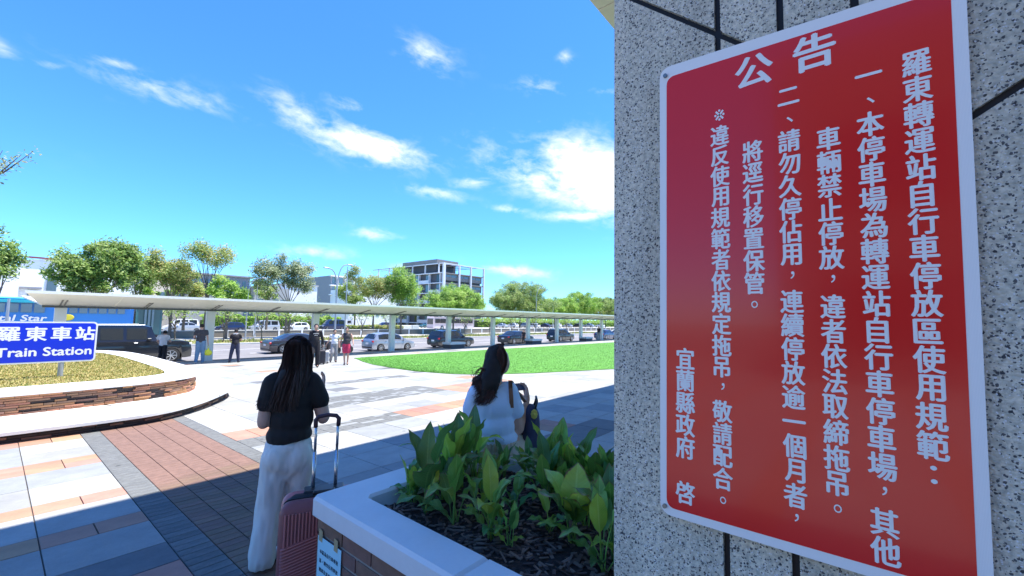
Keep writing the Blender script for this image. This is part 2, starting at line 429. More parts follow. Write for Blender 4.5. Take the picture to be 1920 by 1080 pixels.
_pv = {}
def paver(kind, x0, x1, y0, y1, m, gap=.004, dz=0.0):
    key = (kind, round(x1-x0, 3), round(y1-y0, 3), m.name)
    if key not in _pv:
        b = MB(); w = (x1-x0)/2-gap; d = (y1-y0)/2-gap
        b.box(-w, w, -d, d, -.02, 0, .002 if kind == 'slab' else .003)
        _pv[key] = b.mesh(kind, [m])
    link(kind, _pv[key], pz, ((x0+x1)/2, (y0+y1)/2, dz+random.uniform(-.0008, .0008)))
stuff = {m.name: (MB(), m) for m in MT['slab']+[MT['orange'], MT['redbrick'], MT['darkbrick']]}
def stuffpaver(x0, x1, y0, y1, m, gap=.004):
    z = random.uniform(-.001, .001)
    b = stuff[m.name][0]
    b.box(x0+gap, x1-gap, y0+gap, y1-gap, -.02, z, .003)

S = MT['slab']
rng = random.Random(3)
def pal(*w): return rng.choices([S[0], S[1], S[2], S[3], MT['orange']], w)[0]
# west field: slabs in courses with terracotta courses between
rows = []
courses = [(-3.0, -2.4, 's'), (-2.4, -2.1, 'o'), (-2.1, -1.5, 's'), (-1.5, -.9, 's'), (-.9, -.6, 'o'), (-.6, 0, 's'), (0, .6, 's'), (.6, .9, 'o'), (.9, 1.5, 's'), (1.5, 2.1, 's'), (2.1, 2.4, 'o'), (2.4, 3.0, 's'), (3.0, 3.42, 's'),
           (3.42, 3.76, 'o'), (3.76, 4.14, 'd'), (4.14, 4.71, 's'), (4.71, 5.0, 'o'), (5.0, 5.61, 's'), (5.61, 5.90, 'o'), (5.90, 6.55, 's'), (6.55, 7.20, 's'),
           (7.20, 7.45, 'o'), (7.45, 7.70, 'o'), (7.70, 8.28, 's'), (8.28, 8.93, 's'), (8.93, 9.35, 'o')]
y = 9.35
while y < KERB_Y-.1:
    for d, t in ((.62, 's'), (.62, 's'), (.3, 'o')):
        if y+d > KERB_Y: break
        courses.append((y, y+d, t)); y += d
    else: continue
    break
def field_left(x0, x1):
    n = int(round((x1-x0)/.62))
    for (y0, y1, t) in courses:
        for i in range(n):
            a = x0+i*(x1-x0)/n; b = a+(x1-x0)/n
            near = (x0 > -1.6 and 2.9 < y0 < 9.3)
            put = (lambda *q: paver('slab', *q)) if near else stuffpaver
            if t == 'o':
                for h in range(2):
                    put(a+h*(b-a)/2, a+(h+1)*(b-a)/2, y0, y1, MT['orange'])
            else:
                m = S[3] if t == 'd' else pal(4, 3, 4, 0, 0)
                put(a, b, y0, y1, m)
field_left(-1.535, .945)
field_left(-20.135, -1.535)
# brick walk with grey borders
nb_near = 0
def walk(x0, x1, m, cols, y0=-3.0, y1=9.8, h=.0985, off=0):
    global nb_near
    w = (x1-x0)/cols
    for c in range(cols):
        k = 0; y = y0
        while y < y1:
            a = x0+c*w
            yy = y+(off*h*(c % 2))
            if 3.0 < yy < 5.6+(.3 if m is MT['darkbrick'] else .15) and nb_near < 298:
                paver('brick', a, a+w, yy, yy+h, m, .0026); nb_near += 1
            else: stuffpaver(a, a+w, yy, yy+h, m, .0026)
            y += h
walk(.945, 1.165, MT['darkbrick'], 1)
walk(2.13, 2.32, MT['darkbrick'], 1)
walk(1.165, 2.13, MT['redbrick'], 5, off=.5)
# east field of square slabs, with patches of small grey brick and terracotta
g = .655
i0 = 0
xa = 2.32
east = []
def patch(xc, yc):
    if 6.36 < yc < 6.95 and 3.5 < xc < 4.95: return 'g'
    if 6.3 < yc < 6.95 and 4.95 < xc < 8.2: return 'o'
    if 6.95 < yc < 7.6 and 2.3 < xc < 3.2: return 'o'
    if 6.3 < yc < 6.95 and 2.3 < xc < 3.5: return 'g'
    if 8.3 < yc < 9.55 and 3.8 < xc < 7.6: return 'g'
    if 8.3 < yc < 8.95 and 7.6 < xc < 10: return 'o'
    if 11.4 < yc < 12.3 and 6 < xc < 9: return 'g'
    if 2.6 < yc < 3.2 and 6.5 < xc < 9: return 'o'
    if 3.1 < yc < 3.7 and 4.6 < xc < 7.2: return 'd'
    return None
ny0 = int((-8-3.08)/g)
for j in range(ny0, int((KERB_Y-3.08)/g)):
    y0 = 3.08+j*g; y1 = y0+g
    x = xa
    while x < 60:
        xc, yc = x+g/2, y0+g/2
        far = not (2.9 < y0 < 10.2 and x < 9.5)
        p = patch(xc, yc)
        if p is None and rng.random() < (.05 if y0 > 7.5 else 0.02): p = rng.choice('ggod') if y0 > 7 else 'o'
        if p == 'g' and x < 12:
            for a in range(3):
                for c in range(6):
                    stuffpaver(x+a*g/3, x+(a+1)*g/3, y0+c*g/6, y0+(c+1)*g/6, MT['darkbrick'] if rng.random() < .75 else S[2], .003)
        elif p == 'o' and x < 12:
            for a in range(2):
                (stuffpaver if far else lambda *q: paver('slab', *q))(x+a*g/2, x+(a+1)*g/2, y0, y1, MT['orange'])
        else:
            m = MT['orange'] if p == 'o' else MT['darkbrick'] if p == 'g' else S[3] if p == 'd' else pal(3, 6, 2, 0, 0)
            (stuffpaver if far else lambda *q: paver('slab', *q))(x, x+g, y0, y1, m)
        x += g
for nme, (b, m) in stuff.items():
    o = b.build('paving_field', m, pz); o['kind'] = 'stuff'

# ------------------------------------------------------------------ lawns
lawn_outline = [(11.876, 20.067), (11.1, 18.2), (10.501, 16.365), (10.085, 14.233), (9.912, 12.68), (10.1, 11.16), (10.55, 10.061), (12.061, 8.943), (13.593, 8.148), (15.159, 7.42),
                (22, 5.2), (40, 4.2), (60, 4.6), (60, 19.7), (40.367, 19.761), (27.279, 20.264), (16.885, 20.629), (13.0, 20.75), (12.0, 20.5)]
lw = bpy.data.objects.new('lawn', None); C.objects.link(lw); slope_parent(lw); lw['kind'] = 'structure'
lb = MB(); lb.prism(lawn_outline, -.02, .018)
turf = mat('turf_soil', (0.085, 0.25, 0.028), .95, var=.25, vscale=2.0)
lb.build('lawn_soil', turf, lw)
ed = MB(); n = len(lawn_outline)
def blades(poly, n, mats, h, w, seed, z=0.0, near=(0, 0)):
    r = random.Random(seed); b = MB()
    xs_ = [p[0] for p in poly]; ys_ = [p[1] for p in poly]
    x0, x1, y0, y1 = min(xs_), max(xs_), min(ys_), max(ys_)
    k = 0
    while k < n:
        u = r.random()
        x = x0+(x1-x0)*u*u if near else r.uniform(x0, x1)
        y = r.uniform(y0, y1)
        if not inpoly(x, y, poly): continue
        k += 1
        patchy = mnoise.noise(Vector((x*.7, y*.7, 3.0)))
        mi = min(len(mats)-1, int(r.random()*len(mats)*.8+max(0, patchy)*len(mats)*.5))
        for t in range(3):
            a = r.uniform(0, 2*PI); hh = h*r.uniform(.6, 1.3); lean = r.uniform(.1, .9)*hh
            dx, dy = math.cos(a), math.sin(a); ww = w*r.uniform(.7, 1.3)
            b.add([(x-dy*ww, y+dx*ww, z), (x+dy*ww, y-dx*ww, z), (x+dx*lean, y+dy*lean, z+hh)], [(0, 1, 2)], mi)
    return b
gm = [mat('grass_green', (0.08, 0.245, 0.03), .8), mat('grass_light', (0.12, 0.29, 0.045), .8), mat('grass_deep', (0.06, 0.20, 0.025), .8)]
o = blades(lawn_outline, 60000, gm, .018, .007, 5, .018).build('grass', gm, lw); o['kind'] = 'stuff'
# ------------------------------------------------------------------ raised lawn bed with bench ledge
def offset_poly(P, d):
    n = len(P); out = []
    area = sum(P[i][0]*P[(i+1) % n][1]-P[(i+1) % n][0]*P[i][1] for i in range(n))
    s = 1 if area > 0 else -1
    for i in range(n):
        a = Vector(P[i-1]); b = Vector(P[i]); c = Vector(P[(i+1) % n])
        t1 = (b-a).normalized(); t2 = (c-b).normalized()
        n1 = Vector((t1.y, -t1.x))*s; n2 = Vector((t2.y, -t2.x))*s
        m = (n1+n2); m = m/max(.35, m.length_squared)*2
        p = b+m*d; out.append((p.x, p.y))
    return out
def smooth_poly(P, it=2):
    for _ in range(it):
        Q = []
        n = len(P)
        for i in range(n):
            a = P[i]; b = P[(i+1) % n]
            Q.append((a[0]*.75+b[0]*.25, a[1]*.75+b[1]*.25)); Q.append((a[0]*.25+b[0]*.75, a[1]*.25+b[1]*.75))
        P = Q
    return P
cap_out = smooth_poly([(-9, 10.6), (-4, 10.55), (0.1, 10.55), (1.2, 10.62), (2.2, 10.78), (2.95, 11.3), (3.16, 12.4), (3.12, 14.5), (3.05, 17.4), (2.75, 19.6), (1.6, 20.8), (0, 21.3), (-5, 21.5), (-9, 21.5)], 2)
wall_out = offset_poly(cap_out, -.06)
lawn_edge = offset_poly(cap_out, -.60)
ledge_out = smooth_poly([(-10, 9.35), (-4, 9.3), (0.1, 9.28), (1.1, 9.25), (2.0, 9.36), (2.8, 10.1), (3.75, 11.5), (3.95, 13.0), (3.8, 15.5), (3.6, 18), (3.1, 20.6), (1.6, 21.9), (0, 22.3), (-5, 22.5), (-10, 22.5)], 2)
base_out = offset_poly(ledge_out, -.10)
bed = thing('raised_lawn_bed', 'raised brick planter bed with white stone rims and a curved white ledge around dry lawn', 'planter', (0, 0, 0))
dark_core = mat('dark_mortar', (0.035, 0.028, 0.026), .95)
mb = MB(); mb.prism(offset_poly(base_out, -.05), -.75, -.13); mb.prism(offset_poly(wall_out, -.05), -.13, .24)
mb.build('wall_core', dark_core, bed)
def ring_slab(name, outer, inner, z0, z1, m, parent, bev=.012):
    n = len(outer); b = MB()
    o2 = offset_poly(outer, -bev)
    vs = [(p[0], p[1], z0) for p in outer]+[(p[0], p[1], z1-bev) for p in outer]+[(p[0], p[1], z1) for p in o2]+[(p[0], p[1], z1) for p in inner]+[(p[0], p[1], z0) for p in inner]
    fs = []
    for i in range(n):
        j = (i+1) % n
        for k in range(4): fs.append((k*n+i, k*n+j, (k+1)*n+j, (k+1)*n+i))
        fs.append((4*n+i, 4*n+j, j, i))
    b.add(vs, fs); return b.build(name, m, parent)
ring_slab('ledge', ledge_out, offset_poly(ledge_out, -1.6), -.13, -.07, MT['white_stone'], bed)
ring_slab('rim', cap_out, lawn_edge, .24, .317, MT['white_stone'], bed)
bmats = [mat('long_brick_orange', (0.36, 0.175, 0.095), .85, var=.2, vscale=14, bump=.3, bscale=120, objvar=.16),
         mat('long_brick_brown', (0.22, 0.125, 0.085), .85, var=.2, vscale=14, bump=.3, bscale=120, objvar=.16),
         mat('long_brick_dark', (0.055, 0.042, 0.04), .85, var=.2, vscale=14, bump=.3, bscale=120, objvar=.16)]
_bk = {}
def long_bricks(poly, z0, courses, h, L, sel, parent, weights, keep, seed):
    r = random.Random(seed); n = len(poly)
    seg = [Vector(poly[i]) for i in range(n)]+[Vector(poly[0])]
    cum = [0]
    for i in range(n): cum.append(cum[-1]+(seg[i+1]-seg[i]).length)
    tot_ = cum[-1]
    def pt(s):
        s %= tot_
        for i in range(n):
            if s <= cum[i+1]:
                f = (s-cum[i])/(cum[i+1]-cum[i]); return seg[i].lerp(seg[i+1], f), (seg[i+1]-seg[i]).normalized()
    for c in range(courses):
        s = (c % 3)*L*.37+r.uniform(0, .05)
        while s < tot_-L:
            ll = L*r.choice([1, 1, .9, .55])
            p, t = pt(s+ll/2); s += ll
            if not keep(p): continue
            k = r.choices([0, 1, 2], weights)[0]
            out = -.02 if k == 2 else r.choice([0, 0, .012])
            nrm = Vector((t.y, -t.x)); area_s = 1
            pos = p+nrm*(out-.02)
            key = (round(ll, 3), k, round(h, 3))
            if key not in _bk:
                m_ = MB(); m_.box(-ll/2+.003, ll/2-.003, -.03, .03, .002, h-.004, .003); _bk[key] = m_.mesh('brick', [bmats[k]])
            link('brick', _bk[key], parent, (pos.x, pos.y, z0+c*h), (0, 0, math.atan2(t.y, t.x)))
long_bricks(wall_out, -.07, 8, .0385, .27, 0, bed, (5.5, 3, 1.3), lambda p: p.x > -.7 and p.y < 13.2, 11)
long_bricks(base_out, -.32, 5, .0385, .30, 0, bed, (0, 2.6, 4), lambda p: p.x > -.5 and p.y < 12.4, 12)  # low wall under the ledge: its shade put into darker bricks
far_b = MB()
lm = MB(); lm.prism(lawn_edge, .2, .30)
# a gently mounded top
soil = lm.build('bed_soil', mat('dry_turf_soil', (0.30, 0.25, 0.08), .95, var=.3, vscale=3), bed)
dg = [mat('dry_grass_yellow', (0.40, 0.33, 0.095), .85), mat('dry_grass_green', (0.20, 0.25, 0.055), .85), mat('dry_grass_straw', (0.50, 0.41, 0.18), .85)]
vis = [p for p in lawn_edge]
o = blades([(max(-1.5, p[0]), p[1]) for p in lawn_edge], 26000, dg, .03, .006, 8, .298, near=None).build('dry_grass', dg, bed); o['kind'] = 'stuff'

# ------------------------------------------------------------------ lettering
_glyph = {}
def glyph(ch, bold=.02):
    bold = 0
    k = (ch, bold)
    if k not in _glyph:
        cu = bpy.data.curves.new('t', 'FONT'); cu.body = ch; cu.size = 1.0; cu.align_x = 'LEFT'
        cu.resolution_u = 3; cu.fill_mode = 'FRONT'
        ob = bpy.data.objects.new('t', cu); C.objects.link(ob)
        bpy.context.view_layer.update()
        me = bpy.data.meshes.new_from_object(ob.evaluated_get(bpy.context.evaluated_depsgraph_get()))
        vs = [tuple(v.co) for v in me.vertices]; fs = [tuple(p.vertices) for p in me.polygons]
        bpy.data.objects.remove(ob); bpy.data.curves.remove(cu); bpy.data.meshes.remove(me)
        _glyph[k] = (vs, fs)
    return _glyph[k]
def put_glyph(b, ch, cx, cy, sx, sy, frame, bold=.02, center=None, shear=0):
    """frame(u, v) -> 3-D point. Full-width glyph cell is centred on (cx, cy)"""
    vs, fs = glyph(ch, bold)
    if not vs: return
    if center:
        xs_ = [v[0] for v in vs]; ys_ = [v[1] for v in vs]
        mx, my = (min(xs_)+max(xs_))/2, (min(ys_)+max(ys_))/2
    else: mx, my = .5, .36
    e = min(sx, sy)*bold
    for q, (ex, ey) in enumerate(((0, 0), (e, 0), (-e, 0), (0, e*.6), (0, -e*.6)) if bold > .015 else ((0, 0),)):
        b.add([frame(cx+(v[0]-mx)*sx+ex, cy+(v[1]-my)*sy+ey, q*.00012) for v in vs], fs)
def text_line(b, s, x, y, size, frame, bold=.02, sx=1.0, align='l'):
    cu = bpy.data.curves.new('t', 'FONT'); cu.body = s; cu.size = 1; cu.resolution_u = 3
    cu.fill_mode = 'FRONT'
    ob = bpy.data.objects.new('t', cu); C.objects.link(ob); bpy.context.view_layer.update()
    me = bpy.data.meshes.new_from_object(ob.evaluated_get(bpy.context.evaluated_depsgraph_get()))
    vs = [tuple(v.co) for v in me.vertices]; fs = [tuple(p.vertices) for p in me.polygons]
    bpy.data.objects.remove(ob); bpy.data.curves.remove(cu); bpy.data.meshes.remove(me)
    w = max(v[0] for v in vs)
    off = -w if align == 'r' else -w/2 if align == 'c' else 0
    e = size*bold
    for q, (ex, ey) in enumerate(((0, 0), (e, 0), (-e, 0), (0, e), (0, -e))):
        b.add([frame(x+(v[0]+off)*size*sx+ex, y+v[1]*size+ey, q*.00015) for v in vs], fs)
    return w*size*sx

# ------------------------------------------------------------------ blue direction sign
SGX, SGY = 0.91, 12.57
sg = thing('direction_sign', 'blue direction sign with white lettering on a steel post in the dry lawn', 'sign', (SGX, SGY, .3))
b = MB()
def rrect(x0, x1, y0, y1, r, n=5):
    P = []
    for (cx, cy, a0) in ((x1-r, y1-r, 0), (x0+r, y1-r, 90), (x0+r, y0+r, 180), (x1-r, y0+r, 270)):
        for k in range(n+1):
            a = R_(a0+90*k/n); P.append((cx+r*math.cos(a), cy+r*math.sin(a)))
    return P
BX0, BX1, BZ0, BZ1 = -1.75, .485, .29, 1.105
def plate(b, P, y, th, mi=None):      # polygon in x,z extruded along y (front faces -y)
    n = len(P)
    vs = [(p[0], y, p[1]) for p in P]+[(p[0], y+th, p[1]) for p in P]
    b.add(vs, [tuple(range(n)), tuple(reversed(range(n, 2*n)))]+[(i, i+n, (i+1) % n+n, (i+1) % n) for i in range(n)], mi)
b = MB(); plate(b, rrect(BX0, BX1, BZ0, BZ1, .07), -.045, .012); b.build('border_panel', mat('sign_white', (.80, .81, .82), .35), sg)
b = MB(); plate(b, rrect(BX0+.028, BX1-.028, BZ0+.028, BZ1-.028, .05), -.047, .001); b.build('blue_face', mat('sign_blue', (0.004, 0.03, 0.62), .3, spec=.5), sg)
b = MB()
fr = lambda u, v, d=0: (u-SGX, -.0485-d, v-.3)
for k, ch in enumerate('羅東車站'):
    put_glyph(b, ch, 1.215-.343*(3-k), 1.165, .305, .295, fr, .035, center=True)
w_ = text_line(b, 'Train Station', 1.325, .735, .235, fr, .028, 1.06, 'r')
b.build('lettering', mat('sign_lettering', (.86, .87, .88), .4), sg)
b = MB(); b.cyl((0, 0, -.05), (0, 0, 1.1), .042, 14); b.build('post', MT['steel'], sg)
b = MB(); b.cyl((-1.35, 0, -.05), (-1.35, 0, 1.1), .042, 14); b.build('post', MT['steel'], sg)
b = MB()
for z in (.45, .9): b.box(BX0+.05, BX1-.05, -.032, -.005, z, z+.05)
b.build('bracket', MT['steel'], sg)

# ------------------------------------------------------------------ butterfly canopy over the kerb
cols = [1.65, 6.76, 12.0, 17.31, 22.45, 27.59, 32.62, 37.61, 42.53, 47.53, 52.6, 57.7]
cn = thing('bus_canopy', 'long pale butterfly canopy on grey columns running along the kerb', 'canopy', (0, 24.9, 0))
FZ, VZ, FY, VY = 2.29, 1.84, -2.5, -.3
X0, X1 = .62, 62.0
npan = 24; pw = (X1-X0)/npan
pmesh = None
for k in range(npan):
    b = MB(); a = X0+k*pw+.006; e = X0+(k+1)*pw-.006
    a2 = a+(.45 if k == 0 else 0)
    b.add([(a, FY, FZ-.06), (e, FY, FZ-.06), (e, VY, VZ), (a2, VY, VZ), (a, FY, FZ-.02), (e, FY, FZ-.02), (e, VY, VZ+.05), (a2, VY, VZ+.05)],
          [(3, 2, 1, 0), (4, 5, 6, 7), (0, 1, 5, 4), (2, 3, 7, 6), (1, 2, 6, 5), (3, 0, 4, 7)])
    b.build('soffit_panel', MT['beige'], cn)
b = MB(); b.box(X0-.03, X1, FY-.05, FY, FZ-.062, FZ+.035); b.build('front_edge', mat('white_edge_trim', (.74, .74, .68), .45), cn)
b = MB(); b.box(X0+.5, X1, VY-.06, VY+.35, VZ-.085, VZ-.004); b.build('gutter', mat('dark_gutter', (.07, .075, .07), .5), cn)
b = MB()
b.add([(X0, 2.6, FZ-.1), (X1, 2.6, FZ-.1), (X1, .2, VZ), (X0+.5, .2, VZ), (X0, 2.6, FZ-.05), (X1, 2.6, FZ-.05), (X1, .2, VZ+.05), (X0+.5, .2, VZ+.05)],
      [(0, 1, 2, 3), (7, 6, 5, 4), (4, 5, 1, 0), (2, 3, 7, 6)][0:2]+[(0, 4, 5, 1), (3, 2, 6, 7), (1, 5, 6, 2), (0, 3, 7, 4)])
b.build('rear_wing', mat('translucent_wing', (.66, .66, .6), .5), cn)
for i, cx in enumerate(cols):
    gz = -SLOPE*24.9
    b = MB(); w = .17
    b.box(cx-w, cx+w, -.13, .13, gz-.02, VZ-.08, .012); b.build('column', MT['column'], cn)
    for s in ((-.35, .35) if i == 0 else (0,)) if True else ():
        pass
rib_m = mat('dark_rib', (.20, .19, .15), .5)
for i in range(len(cols)*2-1):
    cx = cols[i//2] if i % 2 == 0 else (cols[i//2]+cols[i//2+1])/2
    b = MB(); wd = .022
    for dx in ((-.06, .06) if i % 2 == 0 else (-.045, .045)):
        x = cx+dx
        y0, y1 = VY-.02, VY-1.15
        z0 = VZ-.012; z1 = VZ-.012+(FZ-.06-VZ)*(1.13/2.2)
        b.add([(x-wd, y0, z0-.012), (x+wd, y0, z0-.012), (x+wd, y1, z1-.012), (x-wd, y1, z1-.012), (x-wd, y0, z0+.012), (x+wd, y0, z0+.012), (x+wd, y1, z1+.012), (x-wd, y1, z1+.012)],
              [(3, 2, 1, 0), (4, 5, 6, 7), (0, 1, 5, 4), (2, 3, 7, 6), (1, 2, 6, 5), (3, 0, 4, 7)])
    b.build('soffit_slot', rib_m, cn)
# column benches
bench_base = mat('bench_dark_brick', (.085, .08, .085), .8, var=.15, vscale=20)
def col_bench(cx, label, w=.72):
    t = thing('column_bench', label, 'bench', (cx, 24.15, -SLOPE*24.2), 0, 'benches around the canopy columns')
    b = MB(); b.box(-w, w, -.35, .5, -.02, .30); b.build('base', bench_base, t)
    b = MB(); b.box(-w-.05, w+.05, -.4, .55, .30, .46, .015); b.build('seat', MT['white_stone'], t)
col_bench(22.45, 'white topped bench round the canopy column beside the black off-roader')
col_bench(32.62, 'white topped bench round the canopy column beside the black saloon')
col_bench(42.53, 'white topped bench round the canopy column near a standing figure')

# ------------------------------------------------------------------ station roof over the camera and terrazzo pillar
rf = MB()
pl = 1.45
roof = thing('station_roof', 'high beige panelled roof edge seen above the grey pillar', 'roof', (0, 0, 8.08)); roof['kind'] = 'structure'
del roof['category']
rm = mat('roof_panel_beige', (.62, .60, .50), .5, var=.04)
edge_y = 4.065
b = MB(); b.box(.3, 45, -18, edge_y-1.0, .02, .5); b.build('roof_deck', rm, roof)
k = .3
pm = None
while k < 45:
    b = MB(); b.box(.006, pl-.006, 0, .62, -.0, .45, .01)
    if pm is None: pm = b.mesh('fascia_panel', [rm])
    link('fascia_panel', pm, roof, (k, edge_y-.62, 0)); k += pl
b = MB(); b.box(.3, 45, edge_y-1.0, edge_y-.64, .10, .5); b.build('shadow_gap', mat('roof_gap', (.16, .15, .12), .7), roof)

# unseen wing added to the west: darkens the board's gloss and blocks blue skylight
wg = thing('unseen_wing', 'unseen brown grey wing with dark window bands added west of the forecourt', 'building', (-13, 0, 0))
b = MB(); b.box(-8, 0, -24, 2.0, -.3, 10); b.build('wall', mat('unseen_wing_wall', (.20, .17, .15), .85, var=.15, vscale=.6), wg)
for k in range(6):
    b = MB(); b.box(.002, .05, -22+k*4, -19.2+k*4, 1, 3); b.build('window', MT['glass'], wg)
    b = MB(); b.box(.002, .05, -22+k*4, -19.2+k*4, 5, 7.4); b.build('window', MT['glass'], wg)
PX, PY = 1.16, .567
pil = thing('terrazzo_pillar', 'grey washed terrazzo pillar with black diagonal and vertical grooves', 'pillar', (PX, 0, 0))
TZ = terrazzo('washed_terrazzo')
b = MB(); b.box(.012, 1.25, -2.2, PY-.006, -.2, 8.05); b.build('pillar_core', MT['black'], pil)
b = MB(); b.box(.014, 1.25, PY-.006, PY, -.2, 8.05); b.build('side_face', TZ, pil)
def clip(P, a, bb, c_):       # keep a*y + b*z + c >= 0
    out = []
    for i in range(len(P)):
        p, q = P[i], P[(i+1) % len(P)]
        dp, dq = a*p[0]+bb*p[1]+c_, a*q[0]+bb*q[1]+c_
        if dp >= 0: out.append(p)
        if dp*dq < 0:
            f = dp/(dp-dq); out.append((p[0]+(q[0]-p[0])*f, p[1]+(q[1]-p[1])*f))
    return out
edges = [PY, .273, .133, -.007, -.147, -.287, -.85, -2.2]
GW = .0075
m1 = (2.584-2.328)/(.496-.215)          # left groove: z rises with y
def z1(y): return 2.328+m1*(y-.215)
m2 = (2.066-2.025)/(.239-.176)
def z2(y): return 2.045+m2*(-.205-y)
for i in range(len(edges)-1):
    a, e = edges[i]-(GW if i else 0), edges[i+1]+GW
    strip = [(a, -.2), (e, -.2), (e, 8.05), (a, 8.05)]
    yc = (a+e)/2
    if yc > -.15: mm, zz = m1, 2.328-m1*.215
    else: mm, zz = -m2, 2.045-m2*.205
    hw = GW*math.sqrt(1+mm*mm)
    for sgn in (1, -1):
        P = clip(strip, -mm*sgn, sgn, -sgn*zz-hw)
        if len(P) < 3: continue
        b = MB(); n = len(P)
        b.add([(0, p[0], p[1]) for p in P]+[(.013, p[0], p[1]) for p in P], [tuple(range(n)), tuple(reversed(range(n, 2*n)))]+[(i_, i_+n, (i_+1) % n+n, (i_+1) % n) for i_ in range(n)])
        o = b.build('panel', TZ, pil)
bpy.context.view_layer.update()

# ------------------------------------------------------------------ red notice board on the pillar
SX = 1.138
def sp(px, py, x=SX): q = atx(px, py, x); return (q.y, q.z)
TL, TR, BR, BL = sp(1237, 130), sp(1810, -54), sp(1867, 1154), sp(1238, 961)
rs = thing('notice_board', 'red notice board with white lettering fixed to the terrazzo pillar', 'sign', (SX, 0, 0))
def quad_round(c, r, n=6):
    """rounded outline of the quad c=[TL,TR,BR,BL] in the y,z plane"""
    P = []
    for i in range(4):
        p = Vector(c[i]); a = (Vector(c[i-1])-p).normalized(); d = (Vector(c[(i+1) % 4])-p).normalized()
        s_, e_ = p+a*r, p+d*r
        for k in range(n+1):
            t = k/n; q = s_*(1-t)**2+p*2*t*(1-t)+e_*t*t; P.append((q.x, q.y))
    return P
def yz_plate(b, P, x0, x1, mi=None):
    n = len(P)
    area = sum(P[i][0]*P[(i+1) % n][1]-P[(i+1) % n][0]*P[i][1] for i in range(n))
    if area > 0: P = P[::-1]
    b.add([(x0, p[0], p[1]) for p in P]+[(x1, p[0], p[1]) for p in P], [tuple(range(n)), tuple(reversed(range(n, 2*n)))]+[(i, i+n, (i+1) % n+n, (i+1) % n) for i in range(n)], mi)
refl = mat('reflective_white_sheet', (.72, .74, .77), .42)
nt, bs = shader_of(refl); M = mk_math(nt)
tcn = nt.nodes.new('ShaderNodeTexCoord'); sx_ = nt.nodes.new('ShaderNodeSeparateXYZ'); nt.links.new(tcn.outputs['Object'], sx_.inputs[0])
# fine honeycomb-like weave of the sheeting
wv = M('MULTIPLY', M('SINE', M('MULTIPLY', M('ADD', sx_.outputs[1], sx_.outputs[2]), 1700)), M('SINE', M('MULTIPLY', M('SUBTRACT', sx_.outputs[1], sx_.outputs[2]), 1700)))
cr = nt.nodes.new('ShaderNodeValToRGB'); cr.color_ramp.elements[0].color = (.80, .79, .74, 1); cr.color_ramp.elements[1].color = (.93, .92, .86, 1)
nt.links.new(M('ADD', M('MULTIPLY', wv, .5), .5), cr.inputs[0]); nt.links.new(cr.outputs[0], bs.inputs['Base Color'])
b = MB(); yz_plate(b, quad_round([TL, TR, BR, BL], .032), 0, .003); b.build('border_panel', refl, rs)
iTL, iTR, iBR, iBL = sp(1250, 146), sp(1782, -22), sp(1834, 1118), sp(1250, 950)
redm = mat('red_sheet', (.76, .02, .016), .16, spec=.40, coat=.15)
b = MB(); yz_plate(b, quad_round([iTL, iTR, iBR, iBL], .024), -.0006, -.0001); b.build('red_face', redm, rs)
fr = lambda u, v, d=0: (-.0011-d, -u, v)
b = MB()
def column(s, p0, p1, skip=0, wf=.84, hf=1.04, bold=.034):
    """vertical line of characters: first glyph centre at p0, last at p1 (taken on the board)"""
    (y0, z0), (y1, z1_) = sp(*p0), sp(*p1)
    n = len(s)-1
    dz = abs(z1_-z0)/max(1, n)
    for k, ch in enumerate(s):
        if ch == ' ': continue
        t = k/n; y = y0+(y1-y0)*t; z = z0+(z1_-z0)*t
        w = dz*wf; h = dz*hf
        if ch in '，':
            put_glyph(b, ch, -y+w*.05, z+h*.12, w*.9, h*.9, fr, .012, center=True)
        elif ch in '。':
            put_glyph(b, ch, -y, z+h*.05, w, h, fr, .012, center=True)
        elif ch == '、':
            put_glyph(b, ch, -y+w*.05, z-h*.05, w, h*.9, fr, .012, center=True)
        elif ch in '：': put_glyph(b, ch, -y, z, w*1.1, h*.9, fr, .02, center=True)
        elif ch in '一二※': put_glyph(b, ch, -y, z, w, h, fr, .01 if ch == '※' else bold, center=True)
        else: put_glyph(b, ch, -y, z, w, h, fr, bold, center=True)
column('羅東轉運站自行車停放區使用規範：', (1718, 118), (1751, 890))
column('一、本停車場為轉運站自行車停車場，其他', (1628, 140), (1660, 1033))
column('車輛禁止停放，違者依法取締拖吊。', (1553, 260), (1571, 956))
column('二、請勿久停佔用，連續停放逾一個月者，', (1478, 181), (1492, 976))
column('將逕行移置保管。', (1411, 284), (1415, 573))
column('※違反使用規範者依規定拖吊，敬請配合。', (1349, 216), (1356, 940))
column('宜蘭縣政府 啓', (1285, 672), (1285, 924), wf=.86)
for ch, p, sc in (('公', (1413, 133), 1), ('告', (1526, 97), 1)):
    y, z = sp(*p); put_glyph(b, ch, -y, z, .085, .088, fr, .030, center=True)
b.build('lettering', refl, rs)
b = MB()
for (px, py) in ((1248, 143), (1247, 948)):
    y, z = sp(px, py)
    b.cyl((-.006, y, z), (.02, y, z), .0055, 12)
b.build('screw', mat('screw_steel', (.25, .26, .24), .35, metal=.8), rs)
b = MB()
for zz in (1.35, 2.05): b.box(.003, .022, -.1, .36, zz, zz+.02)
b.build('wall_spacer', MT['steel'], rs)
# ------------------------------------------------------------------ brick planter with white cap
PL = thing('brick_planter', 'brown brick planter with a broad white stone cap beside the rose suitcase', 'planter', (1.073, 2.172, 0))
CZ = .72
ox, oy = 1.073, 2.172
WX = 1.327; YB = -.3
b = MB(); b.box(.045, WX-.05, YB-oy+.05, -.035, -.12, .605); 
